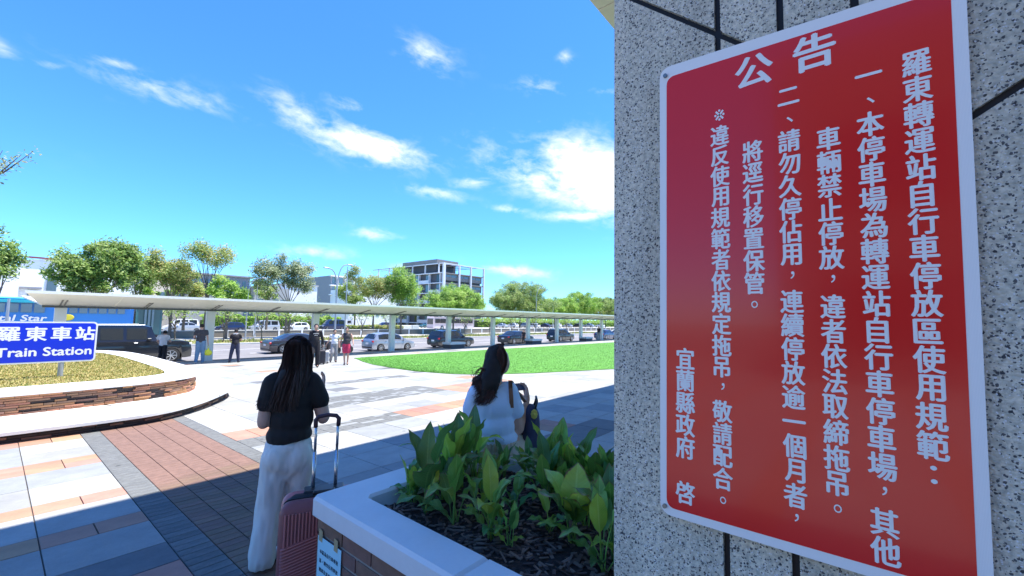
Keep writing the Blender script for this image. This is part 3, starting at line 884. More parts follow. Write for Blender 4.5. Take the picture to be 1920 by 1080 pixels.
# hollow is not seen; the soil fills it
b.build('planter_core', dark_core, PL)
cs = MT['white_stone']
def capseg(x0, x1, y0, y1):
    b = MB(); b.box(x0-ox, x1-ox, y0-oy, y1-oy, .618, CZ, .012); o = b.build('cap_slab', cs, PL); smooth_by_angle(o, 30)
yj = [YB, 1.127, 1.945]
capseg(ox, ox+.182, YB, 1.125)
def lcap():
    O = [(0, 1.128-oy), (.182, 1.128-oy), (.182, 1.93-oy), (.205, 1.955-oy), (.9, 1.955-oy), (.9, 0), (.02, 0), (0, -.02)]
    b = MB(); O2 = offset_poly(O, -.012); n = len(O)
    vs = [(p[0], p[1], .618) for p in O2]+[(p[0], p[1], .63) for p in O]+[(p[0], p[1], CZ-.014) for p in O]+[(p[0], p[1], CZ) for p in O2]
    fs = [tuple(reversed(range(n))), tuple(range(3*n, 4*n))]
    for k in range(3):
        for i in range(n): j = (i+1) % n; fs.append((k*n+i, k*n+j, (k+1)*n+j, (k+1)*n+i))
    b.add(vs, fs); o = b.build('cap_slab', cs, PL); smooth_by_angle(o, 30)
lcap()
capseg(ox+.902, ox+WX, 1.954, oy)
capseg(ox+WX-.2, ox+WX, 1.0, 1.952)
capseg(ox+WX-.2, ox+WX, YB, .998)
b = MB(); b.box(0.06, WX-.06, YB-oy+.06, -.05, .60, .634)
soil_m = mat('planter_soil', (.035, .022, .018), .95, var=.5, vscale=30, bump=1.0, bscale=80)
b.build('soil', soil_m, PL)
# wood chips
r = random.Random(2); b = MB()
for k in range(1600):
    x = r.uniform(.2, 1.12); y = r.uniform(-1.6, -.23)
    a = r.uniform(0, PI); L = r.uniform(.008, .035); w = r.uniform(.003, .008); t = r.uniform(-.3, .3)
    c_, s_ = math.cos(a), math.sin(a); z = .634+r.uniform(0, .008)
    P = [(-L, -w), (L, -w), (L, w), (-L, w)]
    vs = [(x+c_*p-s_*q, y+s_*p+c_*q, z+p*t) for p, q in P]+[(x+c_*p-s_*q, y+s_*p+c_*q, z+.004+p*t) for p, q in P]
    b.add(vs, [(4, 5, 6, 7), (0, 1, 5, 4), (1, 2, 6, 5), (2, 3, 7, 6), (3, 0, 4, 7)], k % 3)
o = b.build('bark_chips', [mat('bark_chip_a', (.14, .085, .065), .9), mat('bark_chip_b', (.07, .045, .038), .9), mat('bark_chip_c', (.24, .16, .12), .9)], PL); o['kind'] = 'stuff'
pbm = mat('planter_brick', (.20, .105, .075), .8, var=.2, vscale=10, bump=.25, bscale=150, objvar=.12)
mort = mat('mortar', (.30, .27, .24), .95, var=.15, vscale=40)
b = MB(); b.box(.030, .05, YB-oy+.03, -.030, -.12, .612); b.box(.03, WX-.04, -.05, -.030, -.12, .612); b.build('mortar_bed', mort, PL)
bm_ = {}
def brick_at(x, y, z, L, axis):
    k = (round(L, 3), axis)
    if k not in bm_:
        m_ = MB()
        if axis == 'y': m_.box(-.022, .03, -L/2, L/2, 0, .062, .003)
        else: m_.box(-L/2, L/2, -.03, .022, 0, .062, .003)
        bm_[k] = m_.mesh('brick', [pbm])
    link('brick', bm_[k], PL, (x, y, z))
for c in range(10):
    z = .612-.004-.062-c*.0725
    y = -.032; o_ = 0
    first = .11 if c % 2 else .23
    while y > YB-oy+.25:
        L = first if o_ == 0 else .23; o_ += 1
        brick_at(.046, y-L/2, z, L, 'y'); y -= L+.011
# taped paper notice
pn = thing('taped_notice', 'pale blue paper notice taped to the brick side of the planter', 'notice', (1.093, 0, 0))
px_ = 1.0925
def pt(px, py): q = atx(px, py, px_-.002); return (q.y, q.z)
tl, tr = pt(597, 1003), pt(640, 1033)
ww = tl[0]-tr[0]
b = MB(); hh = .30
yz_plate(b, [tl, tr, (tr[0], tr[1]-hh), (tl[0], tl[1]-hh)], -.003, -.0022)
b.build('paper', mat('pale_blue_paper', (.42, .72, .80), .7), pn)
b = MB(); tape = mat('brown_tape', (.42, .33, .17), .5)
for f in (.12, .78):
    y = tl[0]-ww*f; z = tl[1]+(tr[1]-tl[1])*f
    t_ = MB(); yz_plate(t_, [(y+.017, z+.035), (y-.017, z+.032), (y-.017, z-.022), (y+.017, z-.02)], -.0042, -.0035); t_.build('tape', tape, pn)
b = MB(); frp = lambda u, v, d=0: (-.0034-d, -u, v)
lines = ['本區為自行車停放', '區，請勿佔用停放', '機車及其他車輛，', '違者將依規定處理', '敬請配合，謝謝。']
for i, s in enumerate(lines):
    for k, ch in enumerate(s):
        y = tl[0]-ww*(.10+.80*(k+.5)/8); z = tl[1]-.062-i*.042-(.004)
        put_glyph(b, ch, -y, z, ww*.80/8*.95, .021, frp, .03, center=True)
b.build('lettering', mat('ink', (.02, .03, .05), .8), pn)

# ------------------------------------------------------------------ leafy plants
def leaf_material(name, col, light, tr=.25):
    m = mat(name, col, .38, spec=.5); nt, bs = shader_of(m); M = mk_math(nt)
    uv = nt.nodes.new('ShaderNodeUVMap'); uv.uv_map = 'UVMap'
    sp_ = nt.nodes.new('ShaderNodeSeparateXYZ'); nt.links.new(uv.outputs[0], sp_.inputs[0])
    u = M('ABSOLUTE', M('SUBTRACT', sp_.outputs[0], .5))
    mid = M('SUBTRACT', 1.0, M('DIVIDE', u, .05), clamp=True)
    side = M('POWER', M('ABSOLUTE', M('SINE', M('MULTIPLY', M('SUBTRACT', sp_.outputs[1], M('MULTIPLY', u, .35)), 46))), 9)
    tcx = nt.nodes.new('ShaderNodeTexCoord'); nn = nt.nodes.new('ShaderNodeTexNoise'); nn.inputs['Scale'].default_value = 9; nn.inputs['Detail'].default_value = 6
    nt.links.new(tcx.outputs['Object'], nn.inputs['Vector'])
    f = M('ADD', M('MULTIPLY', mid, .8), M('ADD', M('MULTIPLY', side, .10), M('MULTIPLY', M('SUBTRACT', nn.outputs['Fac'], .45), .8)), clamp=True)
    mx = nt.nodes.new('ShaderNodeMix'); mx.data_type = 'RGBA'; nt.links.new(f, mx.inputs['Factor'])
    mx.inputs['A'].default_value = (*col, 1); mx.inputs['B'].default_value = (*light, 1)
    # browned margins and tips
    eg = M('MULTIPLY', M('SUBTRACT', M('ADD', M('ADD', M('MULTIPLY', u, 1.6), M('MULTIPLY', M('POWER', sp_.outputs[1], 8), .5)), M('MULTIPLY', nn.outputs['Fac'], .9)), 1.22), 9, clamp=True)
    mb_ = nt.nodes.new('ShaderNodeMix'); mb_.data_type = 'RGBA'; nt.links.new(eg, mb_.inputs['Factor']); nt.links.new(mx.outputs['Result'], mb_.inputs['A']); mb_.inputs['B'].default_value = (.20, .13, .05, 1); mx = mb_
    oi = nt.nodes.new('ShaderNodeObjectInfo'); h = nt.nodes.new('ShaderNodeHueSaturation')
    nt.links.new(M('ADD', M('MULTIPLY', oi.outputs['Random'], .95), .85), h.inputs['Value'])
    nt.links.new(M('ADD', M('MULTIPLY', M('FRACT', M('MULTIPLY', oi.outputs['Random'], 7.7)), .05), .465), h.inputs['Hue'])
    nt.links.new(mx.outputs['Result'], h.inputs['Color']); nt.links.new(h.outputs[0], bs.inputs['Base Color'])
    bp = nt.nodes.new('ShaderNodeBump'); bp.inputs['Strength'].default_value = .35; bp.inputs['Distance'].default_value = .004
    nt.links.new(side, bp.inputs['Height']); nt.links.new(bp.outputs[0], bs.inputs['Normal'])
    tl_ = nt.nodes.new('ShaderNodeBsdfTranslucent'); nt.links.new(h.outputs[0], tl_.inputs['Color'])
    ms = nt.nodes.new('ShaderNodeMixShader'); ms.inputs[0].default_value = tr
    out = nt.nodes['Material Output']; nt.links.new(bs.outputs[0], ms.inputs[1]); nt.links.new(tl_.outputs[0], ms.inputs[2]); nt.links.new(ms.outputs[0], out.inputs['Surface'])
    return m
LM = [leaf_material('leaf_green', (.12, .27, .05), (.24, .42, .11)), leaf_material('leaf_bright', (.30, .46, .06), (.42, .58, .14), .35),
      leaf_material('leaf_deep', (.07, .185, .05), (.14, .30, .09), .15)]
def leaf_mesh(pet, L, W, th0, th1, m, fold=.35, wave=.01, seed=0, curl=0.0, torn=False):
    """petiole pet long, blade L x W; th: lean from the vertical at the start and the end"""
    r = random.Random(seed); b = MB(); n1, n2 = 4, 11
    p = Vector((0, 0, 0)); pts = []; ths = []
    tot = pet+L; N = n1+n2
    for i in range(N+1):
        s = (i/n1*pet) if i <= n1 else pet+(i-n1)/n2*L
        f = s/tot; th = th0+(th1-th0)*f**1.8
        if i > 0: p = p+Vector((math.sin(th), 0, math.cos(th)))*(s-ls)
        ls = s; pts.append(p.copy()); ths.append(th)
    b.tube(pts[:n1+2], [.0052, .0048, .0042, .0038, .0034, .002], 6)
    nb = len(b.v); vs = []; uvs = []
    A_ = [-1, -.62, -.28, 0, .28, .62, 1]
    ph = r.uniform(0, 6)
    for i in range(n2+1):
        q = i/n2; P = pts[n1+i]; th = ths[n1+i]
        w = W*.5*(math.sin(PI*min(1, q**.82))**.85)*(1-.15*q)+.0012
        nrm = Vector((-math.cos(th), 0, math.sin(th)))
        for a in A_:
            up = abs(a)*w*fold*(1-.5*q)+1.5*wave*math.sin(ph+q*(11+3*(seed%3))+a*1.3)*abs(a)*math.sin(PI*q)
            vs.append(P+Vector((0, 1, 0))*a*w*math.cos(abs(a)*curl)+nrm*(up)); uvs.append((.5+a*.5, q))
    fs = []
    for i in range(n2):
        for j in range(6): fs.append((i*7+j, i*7+j+1, (i+1)*7+j+1, (i+1)*7+j))
    b.add(vs, fs)
    me = b.mesh('leaf', [m], True)
    ul = me.uv_layers.new(name='UVMap')
    full = [(.5, 0)]*nb+uvs
    for lp in me.loops: ul.data[lp.index].uv = full[lp.vertex_index]
    return me
LV = {'up': [], 'arch': [], 'low': [], 'broad': [], 'fold': []}
for k in range(5):
    m = LM[[0, 0, 1, 2, 0][k]]
    LV['up'].append(leaf_mesh(.16+.03*k, .27, .105, .04, .45+.08*k, m, .4, .008, k))
    LV['arch'].append(leaf_mesh(.13+.02*k, .28, .10, .15, 1.5+.12*k, m, .35, .01, 10+k))
    LV['low'].append(leaf_mesh(.07, .21, .085, .5, 1.9, LM[[0, 2, 0, 1, 2][k]], .3, .01, 20+k))
    LV['broad'].append(leaf_mesh(.13, .25, .155, .10, .75+.15*k, LM[[1, 0, 1, 0, 2][k]], .22, .012, 30+k))
    LV['fold'].append(leaf_mesh(.19, .26, .07, .05, 2.4, m, .5, .01, 40+k))
def plant(label, px, py, sc, kinds, seed, group='leafy plants in the brick planter', leanx=0, rz0=None):
    base = atz(px, py, .634)
    r = random.Random(seed)
    if base.x > 2.12:
        base.y = max(.62, base.y-(base.x-2.12)*.55); base.x = 2.12-r.uniform(0, .1); sc *= 1.12
    base.y = min(base.y, 1.90)
    t = thing('leafy_plant', label, 'plant', base, 0, group)
    kinds = kinds+kinds[:3]; n = len(kinds); sc *= .96
    for i, k in enumerate(kinds):
        kk = {'u': 'up', 'a': 'arch', 'l': 'low', 'b': 'broad', 'f': 'fold'}[k]
        me = r.choice(LV[kk])
        o = link('leaf', me, t, (r.uniform(-.012, .012), r.uniform(-.012, .012), 0), (r.uniform(-.08, .08), r.uniform(-.06, .06), (rz0 if rz0 is not None and i == 0 else 2*PI*i/n+r.uniform(-.5, .5))))
        s = sc*r.uniform(.82, 1.12); o.scale = (s, s, s)
    return t
plant('smallest leafy plant at the rounded corner of the soil bed', 742, 932, .62, 'aallul', 1)
plant('tall leafy plant with one broad upright leaf near the bed corner', 800, 962, .98, 'buaull', 2)
plant('leafy plant whose bent leaf tips rise highest, left of the seated woman', 850, 930, .96, 'uufuaul', 3)
plant('slim leafy plant with a pale narrow leaf behind the near cap', 852, 985, .78, 'uualla', 4)
plant('leafy plant with two curled dark tips against the shaded paving', 878, 893, .84, 'fufuau', 5)
plant('leafy rosette with folded arching leaves in the middle of the near edge', 918, 1012, .72, 'auualal', 6)
plant('leafy plant behind the rosette, in front of the khaki skirt', 925, 925, .5, 'uuaual', 7)
plant('leafy plant under the hem of the khaki skirt', 985, 905, .45, 'uaaual', 8)
plant('leafy plant with an upright blue green leaf beside the shoulder bag', 1025, 955, .74, 'uauaal', 9)
plant('broad leaved plant with two large pale leaves low in the bed', 1073, 1020, .88, 'bbalbl', 10, rz0=2.4)
plant('leafy plant at the bottom edge beside the terrazzo pillar', 1130, 1075, .70, 'uulal', 11)
plant('leafy plant pressed against the pillar above the bottom edge', 1149, 1052, .80, 'uuaul', 12)
for i, (px, py, sc, kk) in enumerate([(1040, 890, .74, 'uauaul'), (1085, 880, .66, 'uaubua'), (1125, 872, .64, 'uauuab'), (1060, 850, .55, 'uaaua'), (1105, 925, .74, 'baauul'), (1148, 905, .68, 'ubaual'),
                               (965, 960, .6, 'lalal'), (895, 975, .5, 'lalu'), (1150, 960, .75, 'uabul'), (820, 905, .75, 'uaul'), (850, 880, .62, 'uaaf'), (1030, 1000, .5, 'lall'), (940, 1000, .45, 'lal')]):
    labels = ['leafy plant at the back of the bed right of the shoulder bag', 'arching leafy plant in the dense back row before the blue shaded paving', 'leafy plant of the back row nearest the pillar', 'leafy plant right beside the seated woman at the far cap', 'dark leafy plant behind the two pale broad leaves',
              'tall leafy plant touching the pillar edge', 'low dark plant between the rosette and the skirt', 'low sprout between the slim plant and the rosette', 'leafy plant by the pillar behind the broad leaved plant', 'plant behind the tall one by the bed corner',
              'plant at the far cap left of the seated woman', 'low withered sprout left of the broad leaved plant', 'tiny sprout on bare bark right of the rosette']
    plant(labels[i], px, py, sc, kk, 50+i)

more = [(955, 885, .42), (1000, 880, .45), (1062, 915, .72), (1090, 950, .70), (1120, 900, .62), (1020, 925, .6), (905, 940, .45), (1140, 925, .68), (1100, 990, .5), (1050, 958, .52), (865, 915, .62), (830, 940, .55), (1085, 862, .58), (1145, 870, .6), (775, 945, .5), (955, 1030, .4)]
where = ['between the skirt and the curled tips', 'directly below the yellow flowered bag', 'in front of the arching back row plant', 'just behind the two pale broad leaves', 'in the thick of the back row near the pillar', 'left of the upright blue green leaf', 'behind the low sprout and the slim plant', 'against the pillar behind the broad leaved plant', 'right of the broad leaved plant on bare bark', 'left shoulder of the broad leaved plant', 'under the highest bent leaf tips', 'between the tall plant and the slim plant', 'at the far cap behind the arching row', 'at the far cap touching the pillar edge', 'between the corner plant and the tall one', 'at the near cap right of the rosette']
for i, (px, py, sc) in enumerate(more):
    plant('filler plant '.replace('filler', 'leafy')+where[i], px, py, sc, ['uaul', 'auau', 'uubal', 'aulu'][i % 4], 90+i)
# ------------------------------------------------------------------ figures
def remesh(prims, voxel, it=6, post=None, fold=0.0, seed=0, fscale=9.0, extra=None, zflat=None):
    """prims: ('c', p0, p1, r0, r1) tapered limb | ('e', centre, (rx, ry, rz)[, Matrix]) -> one continuous skin"""
    b = MB()
    for p in prims:
        if p[0] == 'c': b.capsule(p[1], p[2], p[3], p[4], 14)
        else: b.ball(p[1], 1.0, 16, None, p[2], p[3] if len(p) > 3 else None)
    me = b.mesh('tmp'); ob = bpy.data.objects.new('tmp', me); C.objects.link(ob)
    md_ = ob.modifiers.new('r', 'REMESH'); md_.mode = 'VOXEL'; md_.voxel_size = voxel
    if it:
        sm = ob.modifiers.new('s', 'SMOOTH'); sm.factor = .5; sm.iterations = it
    bpy.context.view_layer.update()
    out = bpy.data.meshes.new_from_object(ob.evaluated_get(bpy.context.evaluated_depsgraph_get()))
    bpy.data.objects.remove(ob); bpy.data.meshes.remove(me)
    if zflat is not None:
        for v in out.vertices:
            if v.co.z < zflat: v.co.z = zflat
    if fold:
        ns = [Vector(v.normal) for v in out.vertices]
        for v, n in zip(out.vertices, ns):
            q = Vector((v.co.x*fscale, v.co.y*fscale, v.co.z*fscale*.35+seed*5))
            d = mnoise.noise(q)+.5*mnoise.noise(q*2.3)
            v.co += n*(fold*d)
    if post: post(out)
    if extra:
        # fingers and the like: added to the same mesh
        bm = bmesh.new(); bm.from_mesh(out)
        e = bpy.data.meshes.new('e'); e.from_pydata(extra.v, [], extra.f); bm.from_mesh(e); bm.to_mesh(out); bm.free(); bpy.data.meshes.remove(e)
    out.polygons.foreach_set('use_smooth', [True]*len(out.polygons)); out.update()
    return out
def hand(b, wrist, direction, palm_n, s=1.0, curl=.5, side=1):
    """five fingers of unequal length closing about the palm side; thumb leaves the side of the palm"""
    d = Vector(direction).normalized(); n = Vector(palm_n); n = (n-d*n.dot(d)).normalized(); c = d.cross(n)*side
    w = Vector(wrist)
    b.capsule(w, w+d*.03*s, .019*s, .022*s, 8)
    for k in range(4):
        o = (k-1.5)*.0175*s
        b.capsule(w+d*.015*s+c*o*.7, w+d*.078*s+c*o, .0125*s, .0105*s, 6)
        L = [.062, .072, .068, .052][k]*s
        p = w+d*.078*s+c*o; dd = d
        for j, f in enumerate((.45, .32, .23)):
            ang = curl*(.5+.5*j)
            dd = (dd*math.cos(ang)+n*math.sin(ang)).normalized()
            q = p+dd*L*f; b.capsule(p, q, (.0088-.0008*j)*s, (.0082-.0008*j)*s, 6); p = q
    p = w+d*.02*s-c*.022*s
    t = (d*.7-c*.6+n*.35).normalized()
    q = p+t*.042*s; b.capsule(p, q, .0125*s, .0098*s, 6)
    t2 = (d*.85-c*.1+n*.6).normalized(); b.capsule(q, q+t2*.032*s, .0098*s, .008*s, 6)
J0 = dict(head=(0, .02, 1.575), neck=(0, -.005, 1.43), chest=(0, 0, 1.27), belly=(0, .01, 1.10), pelvis=(0, 0, .95),
          sh=(.175, -.005, 1.375), el=(.215, -.03, 1.09), wr=(.225, .06, .85), hip=(.085, 0, .90), kn=(.095, .015, .49), an=(.10, -.03, .085), toe=(.115, .11, .035))
def figure(label, loc, facing, H, top, bottom, shoes, hair='short', hairm=None, pose=None, wide=1.0, voxel=.02, skin=None, sleeve=.45, leg=1.0, hem=.88, flare=1.0, cat='person', prints=None, cap=None, head_turn=0.0, group=None, curls=.5):
    s = H/1.70
    J = {}
    for k, v in J0.items():
        if k in ('sh', 'el', 'wr', 'hip', 'kn', 'an', 'toe'):
            J[k+'R'] = Vector(v); J[k+'L'] = Vector((-v[0], v[1], v[2]))
        else: J[k] = Vector(v)
    for k, v in (pose or {}).items(): J[k] = Vector(v)
    W = wide
    root = thing('person', label, cat, loc, R_(facing-90), group)
    skin = skin or MT['skin']
    def ell(c, r): return ('e', c, r)
    P = [ell(J['head'], (.076, .092, .112)), ell(J['head']+Vector((0, .015, -.06)), (.055, .068, .06)), ('c', J['neck']-Vector((0, 0, .06)), J['head']-Vector((0, .02, .06)), .052, .046),
         ell(J['chest'], (.155*W, .10*W, .16)), ell(J['belly'], (.13*W, .095*W, .14)), ell(J['pelvis'], (.155*W, .11*W, .12)),
         ('c', J['shL']*.6+J['neck']*.4, J['shR']*.6+J['neck']*.4, .055, .055)]
    ct, st = math.cos(head_turn), math.sin(head_turn)
    def hf(x, y, z): return J['head']+Vector((x*ct+y*st, -x*st+y*ct, z))
    P += [('c', hf(0, .085, .0), hf(0, .102, -.022), .009, .013), ell(hf(.075, 0, -.01), (.012, .018, .028)), ell(hf(-.075, 0, -.01), (.012, .018, .028)), ('c', hf(-.015, .083, -.052), hf(.015, .083, -.052), .011, .011)]
    for q in 'LR':
        P += [('c', J['sh'+q], J['el'+q], .05*W**.5, .036*W**.5), ('c', J['el'+q], J['wr'+q], .038*W**.5, .025)]
        P += [('c', J['hip'+q], J['kn'+q], .082*W, .052*W**.5), ('c', J['kn'+q], J['an'+q], .054*W**.5, .034), ('c', J['kn'+q].lerp(J['an'+q], .1)+Vector((0, -.018, 0)), J['kn'+q].lerp(J['an'+q], .45)+Vector((0, -.02, 0)), .04, .045), ('c', J['an'+q], J['toe'+q], .034, .028)]
    ex = MB()
    for q, sd_ in (('L', -1), ('R', 1)):
        d = (J['wr'+q]-J['el'+q]).normalized()
        pn_ = Vector((-sd_, .3, 0))
        hand(ex, J['wr'+q], d, pn_, 1.0, curls, -sd_)
    sc = Matrix.Scale(s, 4)
    me = remesh(P, voxel, 4, extra=ex); me.materials.append(skin); me.transform(sc)
    link('body', me, root)
    # eyes and mouth
    f = MB(); f.ball(hf(-.03, .083, .008)*s, .0085*s, 8); e1 = f.build('eye', MT['plastic_black'], root, True)
    f = MB(); f.ball(hf(.03, .083, .008)*s, .0085*s, 8); f.build('eye', MT['plastic_black'], root, True)
    f = MB(); f.ball(hf(0, .0895, -.053)*s, .016*s, 8, None, (1, .4, .28)); f.build('mouth', MT['lip'], root, True)
    # garments
    g = .014
    T = [ell(J['chest'], (.155*W+g, .10*W+g, .165+g)), ell(J['belly'], (.135*W+g*1.4, .098*W+g*1.6, .15)), ('c', J['shL']*.72+J['neck']*.28, J['shR']*.72+J['neck']*.28, .062, .062),
         ('c', (J['belly'].x, J['belly'].y, J['belly'].z), (J['pelvis'].x, J['pelvis'].y, hem+.10), .10*W+.03, .115*W+.02), ell((J['pelvis'].x, J['pelvis'].y, hem+.10), (.155*W+g, .112*W+g, .10))]
    if sleeve > 0:
        for q in 'LR':
            a, e = J['sh'+q], J['el'+q]
            if sleeve <= 1: T.append(('c', a, a.lerp(e, sleeve), .05*W**.5+g*1.3, .043*W**.5+g*1.6))
            else: T += [('c', a, e, .05*W**.5+g, .04*W**.5+g), ('c', e, e.lerp(J['wr'+q], .92), .04*W**.5+g, .027+g)]
    me = remesh(T, voxel*.9, 5, fold=.006, seed=hash(label) % 17, zflat=hem)
    me.materials.append(top); me.transform(sc); link('shirt', me, root)
    Bm = [ell(J['pelvis'], (.155*W+g*.8, .11*W+g*.8, .125))]
    for q in 'LR':
        h, k_, a = J['hip'+q], J['kn'+q], J['an'+q]
        if leg <= .5: Bm.append(('c', h, h.lerp(k_, leg*2), .086*W+g, (.075*W+g)*flare))
        else: Bm += [('c', h, k_, .086*W+g*.6, (.058*W+g)*flare), ('c', k_, k_.lerp(a, min(1, (leg-.5)*2)), (.058*W+g)*flare, (.042+g)*flare)]
    me = remesh(Bm, voxel*.9, 4, fold=.007, seed=3, fscale=11, zflat=.045 if leg > .5 else None)
    me.materials.append(bottom); me.transform(sc); link('trousers' if leg > .5 else 'shorts', me, root)
    for q in 'LR':
        a, t = J['an'+q], J['toe'+q]
        dd = (t-a); dd.z = 0; dd.normalize()
        b0 = Vector((a.x, a.y, .04))-dd*.03
        me = remesh([('c', b0, Vector((t.x, t.y, .036)), .040, .034), ('c', Vector((a.x, a.y, .06)), Vector((a.x, a.y, .09)), .041, .036)], .012, 2, zflat=.008)
        off = min(v.co.z for v in me.vertices)
        me.materials.append(shoes); me.transform(sc); link('shoe', me, root)
    hm = hairm or MT['hair']
    h = J['head']
    Hh = [ell(hf(0, -.018, .022), (.088, .098, .108))]
    if hair == 'long': Hh += [('c', hf(0, -.055, 0), hf(0, -.075, -.20), .075, .055), ('c', hf(.05, -.03, 0), hf(.055, -.02, -.14), .035, .022), ('c', hf(-.05, -.03, 0), hf(-.055, -.02, -.14), .035, .022)]
    if hair == 'bun': Hh += [ell(hf(0, -.11, .03), (.04, .04, .04))]
    if hair == 'pony': Hh += [('c', hf(0, -.10, .02), hf(0, -.13, -.15), .03, .018)]
    def carve(me_):
        for v in me_.vertices:
            q = v.co-h; y = q.x*st+q.y*ct
            if y > .045 and q.z < .065: v.co -= Vector((st, ct, 0))*(y-.045)*1.0
            if hair == 'short' and q.z < -.03: v.co.z = h.z-.03
    me = remesh(Hh, .013, 2, post=carve, fold=.004, fscale=40); me.materials.append(hm); me.transform(sc); link('hair', me, root)
    if prints:
        for (z, y, w, hh_, n_, m_) in prints:
            f = MB()
            for k in range(n_):
                x = -w/2+w*(k+.5)/n_
                f.ball((x, y, z+(.008 if k % 2 else -.004)), .5, 8, None, (w/n_*.8, .008, hh_))
            f.build('chest_print', m_, root, True)
    return root, J, s
MT['lip'] = mat('lips', (.30, .09, .08), .5)
def strands(b, paths, w, seed=0, seg=9, jitter=.01):
    r = random.Random(seed)
    for P in paths:
        P = [Vector(p) for p in P]; n = len(P)
        pts = []
        for i in range(seg+1):
            t = i/seg*(n-1); k = min(n-2, int(t)); f = t-k
            p0, p1, p2, p3 = P[max(0, k-1)], P[k], P[k+1], P[min(n-1, k+2)]
            pts.append(.5*((2*p1)+(p2-p0)*f+(2*p0-5*p1+4*p2-p3)*f*f+(3*p1-p0-3*p2+p3)*f**3))
        a = r.uniform(0, PI)
        vs = []
        for i, p in enumerate(pts):
            t = (pts[min(i+1, seg)]-pts[max(0, i-1)]).normalized(); o = t.orthogonal().normalized(); o = Matrix.Rotation(a, 3, t) @ o
            ww = w*(1-.75*(i/seg)**2)
            vs += [p-o*ww, p+t.cross(o)*ww*.5, p+o*ww]
        fs = []
        for i in range(seg): fs += [(3*i, 3*i+1, 3*i+4, 3*i+3), (3*i+1, 3*i+2, 3*i+5, 3*i+4)]
        b.add(vs, fs)

# ---- woman with long dark hair, black T-shirt, wide white trousers, seen from behind
skin_sh = mat('skin_warm', (.56, .32, .23), .5, var=.05, vscale=12)
W1 = thing('person', 'woman seen from behind with long dark hair, black T-shirt and wide white trousers', 'person', (1.33, 3.17, -SLOPE*3.17), R_(65-90))
P = [('e', (.03, .02, 1.435), (.078, .092, .105)), ('c', (.02, 0, 1.25), (.03, .01, 1.38), .055, .05),
     ('c', (-.14, 0, 1.235), (.155, 0, 1.235), .06, .06), ('e', (.01, 0, 1.13), (.165, .12, .15)), ('e', (.01, 0, .95), (.165, .13, .15)), ('e', (0, .0, .78), (.15, .12, .12)),
     ('c', (.175, -.01, 1.215), (.262, -.03, .985), .064, .058), ('c', (.262, -.03, .985), (.255, .20, 1.14), .056, .030),
     ('c', (-.165, -.01, 1.215), (-.20, -.03, .975), .062, .052), ('c', (-.20, -.03, .975), (-.10, .22, 1.06), .05, .028),
     ('c', (-.09, 0, .70), (-.115, .02, .38), .095, .065), ('c', (-.115, .02, .38), (-.13, -.02, .07), .06, .036), ('c', (-.13, -.02, .05), (-.05, .12, .035), .036, .03),
     ('c', (.09, 0, .70), (.085, .08, .38), .095, .065), ('c', (.085, .08, .38), (.08, .13, .07), .06, .036), ('c', (.08, .13, .05), (.12, .27, .035), .036, .03)]
ex = MB()
hand(ex, (.255, .20, 1.14), (.10, .35, .95), (-.9, -.2, .1), .95, .35, 1)
hand(ex, (-.10, .22, 1.06), (.5, .6, .5), (.3, -.8, .4), .95, .6, -1)
me = remesh(P, .012, 5, extra=ex); me.materials.append(skin_sh); link('body', me, W1)
blk = mat('black_cotton', (.013, .010, .009), .85, var=.2, vscale=30, bump=.15, bscale=400)
T = [('c', (-.135, 0, 1.235), (.15, 0, 1.235), .072, .072), ('e', (.01, 0, 1.13), (.182, .138, .16)), ('e', (.01, 0, .98), (.182, .145, .15)), ('e', (.0, -.005, .87), (.185, .15, .10)),
     ('c', (.165, -.01, 1.215), (.232, -.025, 1.10), .08, .078), ('c', (-.155, -.01, 1.215), (-.185, -.025, 1.10), .08, .076)]
def hem1(m_):
    for v in m_.vertices:
        hz = .835+.02*math.sin(v.co.x*9)-.012*(v.co.x/.18)**2
        if v.co.z < hz: v.co.z = hz; v.co.x *= 1.0
me = remesh(T, .010, 5, fold=.005, fscale=10, seed=2, post=hem1); me.materials.append(blk); link('shirt', me, W1)
wht = mat('white_trouser_cloth', (.74, .72, .66), .85, var=.04, vscale=8, bump=.12, bscale=300)
Bm = [('e', (0, -.005, .80), (.185, .145, .10)), ('e', (0, -.02, .70), (.15, .125, .14)), ('e', (.075, -.045, .73), (.115, .118, .125)), ('e', (-.085, -.045, .73), (.118, .118, .125)),
      ('c', (-.095, -.01, .68), (-.125, .0, .40), .118, .098), ('c', (-.125, .0, .40), (-.150, -.02, .07), .098, .108),
      ('c', (.095, -.01, .68), (.09, .05, .40), .115, .09), ('c', (.09, .05, .40), (.085, .10, .09), .088, .09)]
me = remesh(Bm, .011, 5, fold=.016, fscale=13, seed=9, zflat=.022); me.materials.append(wht); link('trousers', me, W1)
# seam pocket button line
f = MB(); f.tube([(.172, -.055, .83), (.185, -.045, .78), (.188, -.03, .72)], .0022, 6); f.build('pocket_seam', mat('seam', (.25, .26, .28), .8), W1)
shoe_m = mat('white_shoe', (.60, .56, .52), .6)
for (a, t) in (((-.13, -.02), (-.035, .125)), ((.08, .12), (.13, .28))):
    me = remesh([('c', (a[0], a[1], .042), (t[0], t[1], .036), .040, .034)], .010, 2, zflat=.006); me.materials.append(shoe_m); link('shoe', me, W1)
r = random.Random(4)
Hc = Vector((.03, .01, 1.44))
Hb = [('e', Hc, (.100, .106, .108)), ('c', Hc+Vector((0, -.035, -.02)), (.015, -.045, 1.26), .088, .066), ('c', (.01, -.045, 1.28), (-.03, -.085, 1.16), .07, .035), ('c', (-.05, -.06, 1.30), (-.15, -.075, 1.15), .05, .025)]
me = remesh(Hb, .012, 5, fold=.006, fscale=30, seed=1); me.materials.append(MT['hair']); ho = link('hair', me, W1)
paths = []
